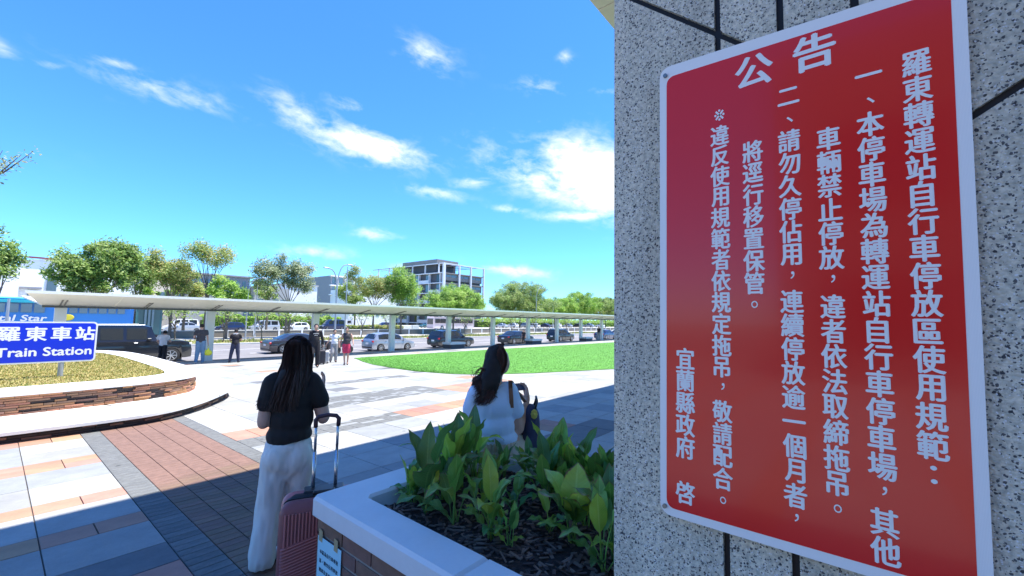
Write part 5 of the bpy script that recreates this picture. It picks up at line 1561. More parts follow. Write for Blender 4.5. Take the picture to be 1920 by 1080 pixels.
b = MB(); L1 = xat(103, 46)-xat(-160, 46); PE = L1/2-(xat(103, 46)-xat(66, 46))
b.box(-L1/2+.25, PE, -1.15, 1.15, 3.585, 3.75, .08); b.build('roof_cover', tealb, bus1)
b = MB()
for sd_ in (-1,): b.box(-L1/2+.2, PE+.2, -1.275, -1.256, 3.37, 3.58, .008)
b.build('roof_side', tealb, bus1)
b = MB(); frb = lambda u, v, d=0: (u+(v-1.5)*.18, -1.262-d, v)
text_line(b, 'Capital Star', L1/2-(xat(103, 46)-xat(82, 46)), 2.08, .60, frb, .03, 1.3, 'r'); b.build('lettering', MT['white'], bus1)
bus2 = make_bus('long blue bus with dark windows behind the off-roader', xat(108, 46), xat(250, 46), 47.3, 2.5, 3.6, blueb, tealb, nwin=6, wz=(.745, .93))
b = MB(); b.ball((xat(124, 46)-bus2.location.x, -1.258, 2.35), .42, 12, None, (1, .02, .6)); b.build('yellow_emblem', mat('emblem_yellow', (.75, .62, .05), .5), bus2, True)
bus3 = make_bus('teal glass sided bus standing beyond the blue bus', xat(254, 46), xat(304, 46), 47.3, 2.5, 3.4, teal, MT['red_lamp'], nwin=3, wz=(.40, .93))
bus4 = make_bus('pale pink and white bus across the road', xat(817, 78), xat(893, 78), 80, 2.5, 3.1, pinkb, MT['white'], nwin=8, glassm=MT['glass'])
lor = thing('box_lorry', 'white box lorry parked behind the hedge', 'lorry', (xat(676, 84), 85, RZ))
b = MB(); b.box(-1.9, 2.6, -1.0, 1.0, .75, 2.75, .05); b.build('cargo_box', MT['white'], lor)
b = MB(); b.prism([(-3.6, .5), (-1.95, .5), (-1.95, 2.1), (-3.0, 2.1), (-3.45, 1.35)], -.9, .9); b.v = [(v[0], v[2], v[1]) for v in b.v]; b.f = [f[::-1] for f in b.f]; b.build('cab', MT['white'], lor)
b = MB(); b.box(-2.95, -2.15, -.93, -.905, 1.35, 1.95); b.build('cab_window', MT['glass'], lor)
b = MB(); b.box(-3.3, 2.4, -.5, .5, .45, .75); b.build('chassis', MT['plastic_black'], lor)
for x in (-2.7, 1.6):
    for y in (-.85, .85):
        b = MB(); b.tube([(x, y-.12, .4), (x, y+.12, .4)], .4, 16); b.build('wheel', MT['rubber'], lor)

# ---- scooter
sc_ = thing('motor_scooter', 'black motor scooter parked in the lane behind the woman in red shorts', 'scooter', (17.3, 31.0, RZ), R_(15))
for x in (-.62, .62):
    b = MB()
    b.tube([(x, -.05, .25), (x, .05, .25)], .25, 18); b.build('wheel', MT['rubber'], sc_)
me = remesh([('e', (-.42, 0, .62), (.42, .15, .16)), ('c', (-.5, 0, .80), (.0, 0, .76), .11, .10), ('c', (-.1, 0, .32), (.38, 0, .30), .12, .11), ('c', (.40, 0, .35), (.48, 0, .95), .12, .08), ('e', (.52, 0, .98), (.12, .14, .12)), ('c', (.60, 0, .55), (.62, 0, .38), .07, .06)], .03, 3)
me.materials.append(black); link('body', me, sc_)
b = MB(); b.tube([(.42, -.32, 1.05), (.46, -.1, 1.08), (.46, .1, 1.08), (.42, .32, 1.05)], .018, 8); b.build('handlebar', MT['plastic_black'], sc_)
for y in (-.26, .26):
    b = MB(); b.cyl((.45, y, 1.08), (.45, y*1.1, 1.22), .008, 6); b.ball((.45, y*1.15, 1.25), .06, 8, None, (.3, 1, .7)); b.build('mirror', MT['plastic_black'], sc_)
b = MB(); b.ball((-.86, 0, .72), .07, 8); b.build('tail_lamp', MT['red_lamp'], sc_)
b = MB(); b.box(-.85, .05, -.13, .13, .86, .93, .03); b.build('saddle', MT['rubber'], sc_)

# ------------------------------------------------------------------ people on the plaza
mBlack = mat('cloth_black', (.018, .016, .02), .9); mJean = mat('cloth_denim', (.16, .27, .38), .85, var=.2, vscale=12); mWhite = mat('cloth_white', (.72, .70, .72), .85)
mPurp = mat('cloth_dark_purple', (.05, .04, .075), .9); mGrey = mat('cloth_grey', (.30, .29, .30), .85, var=.2, vscale=10); mRed = mat('cloth_red', (.55, .04, .10), .85, var=.3, vscale=18)
mShoe = mat('shoe_grey', (.45, .45, .43), .6); mDark = mat('shoe_black', (.02, .02, .02), .6); mCoal = mat('cloth_charcoal', (.06, .055, .06), .9, var=.2, vscale=10); mNavyp = mat('cloth_navy', (.035, .04, .075), .9)
figs = []
def P_(x, y): return (x, y, zg(x, y))
# man with yellow bag, back to us, walking
figure('man in a dark shirt and light jeans holding a yellow carrier bag', P_(6.05, 23.4), 75, 1.79, mCoal, mJean, mShoe, pose=dict(kneL=(-.11, .10, .50), anL=(-.13, -.10, .10), toeL=(-.14, .03, .04), elL=(-.25, .02, 1.10), wrL=(-.20, .22, 1.05), elR=(.23, -.03, 1.09), wrR=(.26, .02, .83)), wide=1.1, flare=1.12)
figure('boy in a black T-shirt with a white back print and navy trousers', P_(7.16, 22.5), 70, 1.55, mBlack, mNavyp, mDark, wide=1.15, flare=1.1, pose=dict(anL=(-.20, 0, .085), toeL=(-.26, .12, .035), knL=(-.15, .01, .49), anR=(.17, .0, .085), toeR=(.22, .12, .035), knR=(.13, .0, .49), elL=(-.25, .05, 1.12), wrL=(-.12, .25, 1.10), elR=(.25, .05, 1.12), wrR=(.12, .25, 1.10)), prints=[(1.33, -.128, .20, .06, 4, MT['white'])])
figure('young man in a black top with white chest print walking towards us', P_(8.34, 17.2), 245, 1.76, mBlack, mBlack, mDark, sleeve=1.4, flare=1.35, pose=dict(knR=(.11, .12, .52), anR=(.12, .02, .14), toeR=(.13, .15, .10), elL=(-.24, -.08, 1.10), wrL=(-.28, -.16, .88)), prints=[(1.36, .128, .20, .03, 5, MT['white']), (1.29, .132, .12, .02, 3, MT['white'])])
figure('woman in a white top and grey trousers pulling a black case', P_(10.1, 19.0), 250, 1.52, mWhite, mGrey, mDark, hair='bun', flare=1.25, sleeve=.3, pose=dict(knR=(.10, .10, .50), anR=(.14, -.08, .10), toeR=(.15, .05, .05), elR=(.26, -.05, 1.12), wrR=(.36, -.12, .92)))
figure('woman in a dark sleeveless top and red shorts walking', P_(9.75, 17.3), 235, 1.61, mCoal, mRed, mDark, hair='pony', hairm=MT['hair_brown'], sleeve=0, leg=.36, flare=1.1, pose=dict(knL=(-.09, .07, .49), anL=(-.07, -.02, .09), toeL=(-.08, .1, .035), knR=(.08, .02, .49), anR=(.05, .05, .085), toeR=(.05, .18, .035), elL=(-.26, .02, 1.12), wrL=(-.30, .16, .98), elR=(.24, -.05, 1.12), wrR=(.27, -.08, .90)))
figure('person in a white shirt and dark trousers beside the boxy off-roader', (5.25, 26.2, zg(5.25, 26.2)), 60, 1.72, mWhite, mBlack, mDark, pose=dict(head=(.02, .10, 1.53), neck=(.01, .05, 1.42), knL=(-.12, .16, .50), anL=(-.20, .05, .09), toeL=(-.22, .17, .04), elL=(-.26, .10, 1.12), wrL=(-.30, .30, 1.05), elR=(.24, .08, 1.1), wrR=(.20, .3, 1.1)), flare=1.15)
figure('tiny figure in black standing by the far column bench', (45.7, 24.3, zg(45, 24.3)), 180, 1.65, mBlack, mGrey, mDark, hair='long', voxel=.03)
figure('tiny figure in black walking behind the black saloon', (37.6, 29.3, zg(37, 29.3)), 200, 1.70, mBlack, mBlack, mDark, voxel=.03)
# yellow carrier bag
yb_ = thing('carrier_bag', 'bright yellow carrier bag hanging from the walking man\'s hand', 'bag', (6.33, 23.3, zg(6, 23.3)+.36), R_(-15))
yel = mat('yellow_plastic', (.80, .78, .04), .45)
me = remesh([('e', (-.03, 0, .12), (.12, .06, .15)), ('e', (.05, 0, .10), (.10, .055, .13)), ('c', (0, 0, .22), (.0, 0, .33), .05, .02)], .015, 3, fold=.014, fscale=16); me.materials.append(yel); link('bag_body', me, yb_)
b = MB(); b.tube([(-.03, 0, .30), (-.035, 0, .40), (0, 0, .45), (.035, 0, .40), (.03, 0, .30)], .006, 6); b.build('handles', yel, yb_)
def small_case(label, x, y, col, h=.62, w=.2, rz=60, hd=True):
    t = thing('trolley_case', label, 'suitcase', (x, y, zg(x, y)), R_(rz))
    b = MB(); P = rrect(-w, w, .06, h, .05, 4); n = len(P)
    b.add([(p[0], -.12, p[1]) for p in P]+[(p[0], .12, p[1]) for p in P], [tuple(range(n)), tuple(reversed(range(n, 2*n)))]+[(i, i+n, (i+1) % n+n, (i+1) % n) for i in range(n)])
    b.build('shell', col, t)
    b = MB()
    for k in range(5): b.box(-w+.05+k*(2*w-.1)/5+.005, -w+.05+(k+1)*(2*w-.1)/5-.02, -.128, -.12, .12, h-.06)
    b.build('shell_ribs', col, t)
    b = MB(); b.tube([(-.08, .1, h-.03), (-.08, .1, h+.36), (.08, .1, h+.36), (.08, .1, h-.03)], .011, 6); b.build('handle', MT['steel'], t)
    for sx in (-w+.05, w-.05):
        for sy in (-.08, .08):
            b = MB(); b.cyl((sx-.012, sy, .03), (sx+.012, sy, .03), .03, 10); b.build('wheel', MT['plastic_black'], t)
    return t
small_case('turquoise trolley case on the left of the young man in black', 7.95, 17.55, mat('case_turquoise', (.03, .42, .55), .4), .70)
small_case('black trolley case between the young man and the woman in white', 9.25, 18.4, mCoal, .62)
small_case('pale trolley case beside the woman in white', 9.62, 18.8, mat('case_pale', (.62, .62, .62), .4), .55)
small_case('grey trolley case by the tiny figure at the far bench', 45.2, 24.2, mGrey, .6)

# ------------------------------------------------------------------ trees
_bark = MT['shade_brown']; pale_bark = mat('pale_bark', (.30, .27, .22), .9, var=.25, vscale=5, bump=.3, bscale=18)
def leaf_mats(nm, cols):
    out = []
    for i, c in enumerate(cols):
        m = mat(nm+str(i), c, .55, spec=.35); nt, bs = shader_of(m)
        tl_ = nt.nodes.new('ShaderNodeBsdfTranslucent'); tl_.inputs['Color'].default_value = (c[0]*1.3, c[1]*1.4, c[2], 1)
        ms = nt.nodes.new('ShaderNodeMixShader'); ms.inputs[0].default_value = .35
        nt.links.new(bs.outputs[0], ms.inputs[1]); nt.links.new(tl_.outputs[0], ms.inputs[2]); nt.links.new(ms.outputs[0], nt.nodes['Material Output'].inputs['Surface'])
        out.append(m)
    return out
LF = {'green': leaf_mats('foliage_green', [(.20, .31, .07), (.28, .40, .09), (.12, .20, .06), (.38, .44, .15)]),
      'yellow': leaf_mats('foliage_yellow', [(.30, .38, .10), (.40, .43, .13), (.20, .29, .08), (.42, .34, .14)]),
      'bright': leaf_mats('foliage_bright', [(.21, .38, .05), (.30, .48, .07), (.13, .26, .05), (.38, .50, .10)]),
      'grey': leaf_mats('foliage_grey', [(.24, .30, .15), (.34, .40, .22), (.14, .19, .10), (.42, .44, .30)])}
def tree(label, base, H, lobes, kind, seed, leaf=.16, per=170, trunk=.16, crown0=.38, group='trees beyond the canopy', name='roadside_tree', bark=None, multi=1, density=1.0):
    """lobes: (x, y, z, rx, ry, rz) relative to base, in metres"""
    r = random.Random(seed); t = thing(name, label, 'tree', base, 0, group); leaf *= .8; per = int(per*1.45)
    tb = MB()
    fork = Vector((0, 0, H*crown0*.75))
    for q in range(multi):
        ox_ = (q-(multi-1)/2)*.35
        tb.tube([(ox_, 0, -.1), (ox_*1.2+r.uniform(-.05, .05), 0, H*crown0*.4), (fork.x+ox_*1.6, fork.y, fork.z)], [trunk*1.25, trunk, trunk*.8], 7)
    tb.build('trunk', bark or _bark, t)
    lb = MB(); cb = MB()
    leaf_ms = LF[kind]
    clumps = []
    for (x, y, z, rx, ry, rz_) in lobes:
        n = max(6, int(rx*rz_*6.5*density))
        for k in range(n):
            while True:
                u = Vector((r.uniform(-1, 1), r.uniform(-1, 1), r.uniform(-1, 1)))
                if .25 < u.length < 1: break
            u = u*(.55+.45*r.random())/max(.3, u.length)*u.length**.3 if False else u
            clumps.append(Vector((x+u.x*rx, y+u.y*ry, z+u.z*rz_)))
    order = sorted(clumps, key=lambda c: math.atan2(c.x, c.z-fork.z))
    nl = 7 if len(clumps) > 14 else 5
    for g_i in range(nl):
        grp = order[g_i*len(order)//nl:(g_i+1)*len(order)//nl]
        if not grp: continue
        cen = sum(grp, Vector((0, 0, 0)))/len(grp)
        hub = Vector((fork.x+(cen.x-fork.x)*.42, fork.y+(cen.y-fork.y)*.42, fork.z+(cen.z-fork.z)*.55))
        m0 = Vector((fork.x+(hub.x-fork.x)*.35, fork.y+(hub.y-fork.y)*.35, fork.z+(hub.z-fork.z)*.6))
        lb.tube([fork+Vector((0, 0, -.25)), m0, hub], [trunk*.55, trunk*.38, trunk*.26], 6, cap=False)
        for c in grp[::2]:
            m2 = hub.lerp(c, .5)+Vector((r.uniform(-.12, .12), r.uniform(-.12, .12), r.uniform(.05, .25)))
            lb.tube([hub, m2, c], [trunk*.22, trunk*.12, .012], 4, cap=False)
    for c in clumps:
        cr = r.uniform(.40, .85)*(H/9)
        base_mi = r.choices([0, 1, 2, 3], [4, 3, 3, 2])[0]
        for k in range(int(per*cr*cr/(.3*(H/9)**2)*.55)):
            while True:
                u = Vector((r.gauss(0, .5), r.gauss(0, .5), r.gauss(0, .42)))
                if u.length < 1.25: break
            p = c+u*cr
            a = Vector((r.gauss(0, 1), r.gauss(0, 1), r.gauss(0, .8))).normalized(); o = a.orthogonal().normalized()
            s_ = leaf*r.uniform(.55, 1.25)
            q = a.cross(o)
            mi = base_mi if r.random() < .6 else r.randrange(4)
            cb.add([p-a*s_, p+o*s_*.45, p+a*s_, p-o*s_*.45], [(0, 1, 2, 3)], mi)
    lb.build('limbs', bark or _bark, t)
    o = cb.build('crown', leaf_ms, t); o['kind'] = 'stuff' if False else 'thing'
    del o['kind']
    return t
def tree_at(label, px, y, pbox, kind, seed, **kw):
    """pbox: crown lobes as picture-survey boxes (px0, py0, px1, py1) measured at distance y"""
    bx_ = aty(px, 600, y); base = Vector((bx_.x, y, RZ)); lobes = []
    top = 0
    for (a, b0, c, d) in pbox:
        p = aty((a+c)/2, (b0+d)/2, y); e = aty(c, (b0+d)/2, y); f = aty((a+c)/2, b0, y)
        rx = abs(e.x-p.x); rz_ = abs(f.z-p.z); k = .75
        lobes.append((p.x-base.x, 0, p.z-base.z, rx*1.02, rx*.75, rz_*1.0)); top = max(top, f.z-base.z)
    return tree(label, base, top, lobes, kind, seed, **kw)
tree_at('large leafy tree in front of the white warehouse', 180, 58, [(92, 470, 180, 545), (150, 455, 265, 530), (110, 490, 250, 548), (190, 460, 262, 500)], 'green', 1, leaf=.20, trunk=.22, multi=2, density=1.4)
tree_at('dense tree cut by the left edge', -15, 40, [(-70, 425, 30, 520), (-40, 470, 45, 525), (-60, 440, 5, 500)], 'green', 2, leaf=.15, trunk=.18)
tree_at('airy yellowing tree left of the round topped yellow one', 320, 60, [(270, 480, 345, 530), (275, 465, 355, 505), (300, 500, 365, 545)], 'yellow', 3, leaf=.18, trunk=.15, density=1.3, per=120)
tree_at('umbrella shaped yellowing tree with open branches', 385, 58, [(345, 458, 400, 490), (390, 462, 446, 505), (350, 460, 425, 478)], 'yellow', 4, leaf=.17, trunk=.14, density=1.35, per=105, crown0=.5)
tree_at('rounded bright green bush tree below the umbrella tree', 425, 56, [(380, 527, 465, 575), (395, 522, 450, 560)], 'bright', 5, leaf=.16, density=1.3)
tree_at('low green bush tree behind the canopy roof', 300, 62, [(262, 540, 345, 570)], 'bright', 6, leaf=.17)
tree_at('round topped tree on a forked trunk before a white wall', 540, 56, [(475, 485, 520, 535), (500, 478, 560, 525), (530, 485, 586, 540), (562, 515, 582, 552)], 'grey', 7, leaf=.17, trunk=.13, multi=2, density=1.5, per=120)
tree_at('leafy yellow green tree right of the double street lamp', 700, 62, [(652, 500, 682, 530), (662, 518, 735, 556), (690, 520, 762, 552)], 'yellow', 8, leaf=.17, density=1.1)
tree_at('tall yellow green tree against the grey apartment block', 752, 60, [(728, 502, 776, 550), (735, 520, 785, 575)], 'bright', 9, leaf=.17)
tree_at('wide bright green tree covering the foot of the grey block', 850, 58, [(805, 545, 905, 590), (828, 535, 895, 575), (800, 560, 870, 590)], 'bright', 10, leaf=.17, density=1.3)
tree_at('open crowned tree right of the grey block', 975, 66, [(930, 540, 1000, 585), (950, 527, 1010, 560), (945, 555, 1030, 590)], 'green', 11, leaf=.19, density=1.0, trunk=.15)
tree_at('spreading yellow green tree in the far row', 1040, 72, [(1010, 558, 1062, 590), (1035, 560, 1075, 592)], 'bright', 12, leaf=.2)
tree_at('deep green rounded tree in the far row', 1090, 74, [(1068, 548, 1115, 592), (1045, 560, 1080, 592)], 'bright', 13, leaf=.2)
tree_at('green tree at the pillar end of the far row', 1135, 74, [(1105, 560, 1180, 595), (1125, 558, 1170, 580)], 'green', 14, leaf=.2)
tree_at('feathery green tree between the warehouse tree and the yellowing one', 255, 66, [(222, 492, 290, 545), (235, 480, 280, 520)], 'green', 31, leaf=.2, density=1.2)
tree_at('loose green tree under the left half of the umbrella tree', 345, 64, [(318, 500, 375, 548), (330, 520, 392, 560)], 'yellow', 32, leaf=.19, density=1.1)
tree_at('small green tree left of the round topped tree', 500, 68, [(478, 520, 528, 560)], 'green', 33, leaf=.2)
tree_at('green tree just right of the double street lamp foot', 665, 70, [(636, 530, 690, 572)], 'green', 34, leaf=.2)
# branch tip entering at the left edge, from a nearer tree
near_ = aty(-60, 360, 9)
tree('near tree reaching in at the left edge with a thin twig', Vector((aty(-150, 600, 9).x, 9.0, 0)), 4.0, [(-.1, 0, 3.9, .55, .5, .6)], 'grey', 21, leaf=.035, per=60, trunk=.06, group='near trees') if False else None
tw = thing('overhanging_twig', 'thin leafy twig reaching in at the left edge against the sky', 'twig', aty(-40, 345, 9))
o0 = aty(-40, 345, 9); b = MB(); lbm = MB(); r = random.Random(5)
tips = [(8, 318), (25, 302), (40, 290), (62, 284), (5, 282), (12, 300)]
for (px, py) in tips:
    e = aty(px, py, 9)-o0; m_ = e*.5+Vector((0, 0, -.05)); b.tube([(0, 0, 0), m_, e], [.018, .010, .003], 5)
    for k in range(26):
        p = m_.lerp(e, r.uniform(0, 1.05))+Vector((r.gauss(0, .05), r.gauss(0, .05), r.gauss(0, .05)))
        a = Vector((r.gauss(0, 1), r.gauss(0, 1), r.gauss(0, .6))).normalized(); o_ = a.orthogonal().normalized(); s_ = r.uniform(.02, .04)
        lbm.add([p-a*s_, p+o_*s_*.4, p+a*s_, p-o_*s_*.4], [(0, 1, 2, 3)], r.randrange(4))
b.build('branch', _bark, tw); lbm.build('foliage', LF['grey'], tw)

# median saplings seen under the canopy as trunks with thin stems
def sapling(label, px, y, h, seed):
    r = random.Random(seed); p = aty(px, 620, y); t = thing('sapling', label, 'tree', (p.x, y, RZ+.1), 0, 'young trees in the median')
    b = MB(); b.tube([(0, 0, 0), (r.uniform(-.15, .15), 0, h*.5), (r.uniform(-.4, .4), 0, h)], [.06, .05, .035], 6); b.build('trunk', _bark, t)
    b = MB()
    for k in range(4):
        s_ = r.choice((-1, 1)); z = h*r.uniform(.35, .7); b.tube([(0, 0, z), (s_*.5, r.uniform(-.3, .3), z+.8), (s_*r.uniform(.6, 1.1), 0, h+.6)], [.04, .03, .015], 5)
    b.build('limbs', _bark, t)
    c = MB()
    for k in range(700):
        p = Vector((r.gauss(0, .8), r.gauss(0, .6), h+.8+r.gauss(0, .45))); a = Vector((r.gauss(0, 1), r.gauss(0, 1), r.gauss(0, .8))).normalized(); o_ = a.orthogonal().normalized(); s_ = r.uniform(.07, .15)
        c.add([p-a*s_, p+o_*s_*.45, p+a*s_, p-o_*s_*.45], [(0, 1, 2, 3)], r.randrange(4))
    c.build('crown', LF['green'], t)
for i, (px, lb_) in enumerate([(330, 'forked young tree behind the silver saloon'), (420, 'young tree with V branches above the blue hatchback'), (492, 'thin leaning young tree by the people carrier'), (537, 'thin upright young tree by the white hatchback'), (586, 'young tree between the hatchback and the van'), (678, 'young tree rising behind the scooter'),
                               (728, 'young tree just left of the silver hatchback\'s column'), (872, 'young tree in front of the pink bus'), (918, 'thin young tree right of the pink bus'), (960, 'dark trunked young tree before the far row'), (1003, 'young tree beside the thin white pole'), (1062, 'young tree nearest the far bench')]):
    sapling(lb_, px, 47.5+(i % 3), 2.4, 100+i)

# hedges and roadside planting
def hedge(label, x0, x1, y0, y1, z0, h, kind, seed, n, leaf=.09):
    r = random.Random(seed); t = thing('hedge', label, 'hedge', (x0, y0, z0))
    b = MB(); b.box(.1, x1-x0-.1, .1, y1-y0-.1, 0, h*.7); b.build('stems', mat('hedge_core', (.05, .08, .02), .95), t)
    c = MB()
    for k in range(n):
        x = r.uniform(0, x1-x0); q = mnoise.noise(Vector((x*.8, seed, 0)))
        z = r.uniform(.05, h*(1+.25*q)); y = r.choice([r.gauss(0, .06), r.uniform(0, y1-y0)]); 
        if y > .2: z = h*(1+.25*q)+r.gauss(0, .05)
        a = Vector((r.gauss(0, 1), r.gauss(0, 1), r.gauss(0, 1))).normalized(); o_ = a.orthogonal().normalized(); s_ = leaf*r.uniform(.6, 1.3); p = Vector((x, y, z))
        c.add([p-a*s_, p+o_*s_*.6, p+a*s_, p-o_*s_*.6], [(0, 1, 2, 3)], r.randrange(4))
    c.build('foliage', LF[kind], t)
hedge('clipped yellow green hedge left of the utility cabinets', xat(655, 66), xat(757, 66), 66, 67.5, RZ, 1.25, 'yellow', 3, 7000, .12)
hedge('tall green hedge behind the parked cars on the left', xat(380, 90), xat(640, 90), 90, 92, RZ, 2.4, 'bright', 5, 12000, .2)
hedge('green bank of shrubs behind the far row of cars', xat(895, 98), xat(1200, 98), 98, 100, RZ, 2.6, 'bright', 6, 9000, .25)
# weeds on the median
c = MB(); r = random.Random(9)
for k in range(16000):
    x = r.uniform(-10, 90); y = r.uniform(45.7, 51.5)
    if mnoise.noise(Vector((x*.25, y*.5, 1))) < -.05 and r.random() < .7: continue
    a = r.uniform(0, PI); h = r.uniform(.06, .28); w = .05; p = Vector((x, y, RZ+.1)); d = Vector((math.cos(a)*w, math.sin(a)*w, 0))
    c.add([p-d, p+d, p+Vector((r.gauss(0, .05), r.gauss(0, .05), h))], [(0, 1, 2)], r.randrange(3))
o = c.build('weeds', [mat('weed_yellow', (.42, .40, .10), .85), mat('weed_green', (.22, .30, .06), .85), mat('weed_straw', (.50, .44, .22), .85)]); o['kind'] = 'stuff'
# far barrier wall with posts
bw = thing('barrier_wall', 'low brown barrier wall with pale posts along the far side of the road', 'wall', (0, 60, RZ))
b = MB(); b.box(-30, 150, 0, .3, 0, .75, .02); b.build('wall', mat('barrier_concrete', (.24, .21, .17), .9, var=.2, vscale=.6), bw)
b = MB(); b.box(-30, 150, -.04, .34, .752, .86, .02); b.build('coping', MT['concrete'], bw)
for k in range(-6, 50):
    b = MB(); b.box(k*3, k*3+.22, -.06, -.002, .0, .9); b.build('post', MT['white'], bw)
# utility cabinets
for i, (a, e, lab, m_) in enumerate([(751, 772, 'left half of the pair of white utility cabinets', MT['white']), (774, 786, 'narrow pale utility cabinet right of the wide one', mat('cabinet_pale', (.6, .64, .66), .5))]):
    x0, x1 = xat(a, 66), xat(e, 66)
    t = thing('utility_cabinet', ['wide white utility cabinet at the end of the hedge', lab][i], 'cabinet', (x0, 66, RZ), 0, 'utility cabinets')
    b = MB(); b.box(0, x1-x0, 0, .8, 0, 1.35, .03); b.build('housing', m_, t)
    for q in range(2):
        b = MB(); w_ = (x1-x0)/2; b.box(q*w_+.05, (q+1)*w_-.05, -.015, -.001, .1, 1.25); b.build('door', m_, t)
# white bollards near the far crossing
for i in range(7):
    x = xat(1052+i*0+0, 41)+i*0; 
for i, px in enumerate((1048, 1056, 1064, 1071, 1077)):
    t = thing('bollard', ['first', 'second', 'third', 'fourth', 'last'][i]+' white bollard from the left in the short row past the black off-roader', 'bollard', (xat(px, 40), 40, RZ), 0, 'white bollards'); b = MB(); b.cyl((0, 0, 0), (0, 0, .8), .05, 10); b.ball((0, 0, .8), .05, 8); b.build('post', MT['white'], t)
    b = MB(); b.cyl((0, 0, .6), (0, 0, .68), .053, 10); b.build('band', MT['red_lamp'], t)

# ------------------------------------------------------------------ street lamps and poles
def lamp(label, px, ptop, y, arms, wl=.09):
    top = aty(px, ptop, y); t = thing('street_lamp', label, 'lamp', (top.x, y, RZ), 0, 'street lamps'); h = top.z-RZ
    if not arms:
        b = MB(); b.tube([(0, 0, 0), (0, 0, h)], [wl, wl*.6], 8); b.build('pole', MT['steel'], t)
        b = MB(); b.box(-.12, .12, -.12, .12, 0, .3); b.build('foot', MT['steel'], t); return t
    b = MB(); b.tube([(0, 0, 0), (0, 0, h*.72)], [wl, wl*.8], 8); b.build('pole', MT['steel'], t)
    for (dx, hz) in arms:
        P = [(0, 0, h*.70)]+[(dx*(1-math.cos(R_(90*k/5)))*.75, 0, h*.70+(hz*h-h*.70)*math.sin(R_(90*k/5))) for k in range(1, 6)]+[(dx, 0, hz*h+.05)]
        b = MB(); b.tube(P, wl*.55, 6); b.build('arm', MT['steel'], t)
        b = MB(); b.box(dx-.35 if dx < 0 else dx-.15, dx+.15 if dx < 0 else dx+.45, -.14, .14, hz*h-.02, hz*h+.10, .03); b.build('lamp_head', MT['steel'], t)
    return t
lamp('tall curved street lamp left of the yellow green tree', 634, 495, 44, [(1.2, 1.0), (-1.2, .93)], .11)
lamp('street lamp pole behind the round topped tree', 467, 520, 55, [(1.5, 1.0)])
lamp('plain pale pole left of the red shorts woman', 652, 500, 50, [])
lamp('slim lamp with one arm in the far tree row', 1006, 540, 60, [(1.6, 1.0)])
lamp('thin white pole before the parked far row', 1037, 572, 60, [])
lamp('tall bare pole beside the lamp in front of the grey low building', 483, 535, 60, [])
lamp('pale pole by the left canopy column', 17, 560, 36, [])
# ------------------------------------------------------------------ buildings
def bwin(t, x0, x1, y, z0, z1, gm=None, fr=None, side='y', d=.06):
    b = MB()
    if side == 'y': b.box(x0, x1, y-d, y+.02, z0, z1)
    else: b.box(y-d, y+.02, x0, x1, z0, z1)
    o = b.build('window', gm or MT['glass_blue'], t); return o
# white warehouse
Y0 = 92
w = thing('warehouse', 'long white warehouse with dark red eaves behind the trees', 'building', (0, Y0, RZ))
zt = aty(100, 487, Y0).z-RZ; xl = xat(-300, Y0); xr = xat(262, Y0)
ww_ = mat('warehouse_white', (.86, .86, .84), .8, var=.05, vscale=.4)
xs1 = xat(28, Y0)
b = MB(); b.prism([(xs1, 0), (xr, 0), (xr, zt*.985), (xs1+2.5, zt), (xs1, zt*.96)], 0, 30); b.v = [(v[0], v[2], v[1]) for v in b.v]; b.f = [f[::-1] for f in b.f]; b.build('wall', ww_, w)
b = MB(); b.box(xs1+.3, xat(100, Y0), -.25, .1, zt-.02, zt+.22); b.build('eaves', mat('eaves_red', (.25, .06, .07), .7), w)
b = MB(); b.box(xl, xs1, -1.5, 28, 0, aty(20, 500, Y0).z-RZ); b.build('side_wall', ww_, w)
for (a, e, py0, py1) in ((22, 78, 538, 541), (115, 200, 543, 545)):
    b = MB(); p = aty(a, py0, Y0); q = aty(e, py1, Y0); b.box(p.x, q.x, -.6, .0, p.z-RZ-.15, p.z-RZ+.12); b.build('ledge', mat('ledge_grey', (.28, .28, .30), .8), w)
for (px, py) in ((12, 540), (97, 530), (60, 556)):
    p = aty(px, py, Y0); b = MB(); b.box(p.x-.5, p.x+.5, -.15, .02, p.z-RZ-1.3, p.z-RZ+.9); b.build('window', MT['glass_blue'], w)
# cream building
Y1 = 96
c_ = thing('cream_building', 'low cream building between the warehouse and the grey terrace', 'building', (0, Y1, RZ))
a, e = xat(240, Y1), xat(345, Y1); zt = aty(300, 505, Y1).z-RZ
b = MB(); b.box(a, e, 0, 20, 0, zt); b.build('wall', mat('cream_wall', (.70, .60, .46), .85, var=.08, vscale=.5), c_)
b = MB(); b.box(a-.2, e+.2, -.3, 20.3, zt, zt+.3); b.build('roof', mat('cream_roof', (.36, .34, .30), .8), c_)
for k in range(5): bwin(c_, a+1.2+k*2.6, a+2.5+k*2.6, 0, zt*.45, zt*.62)
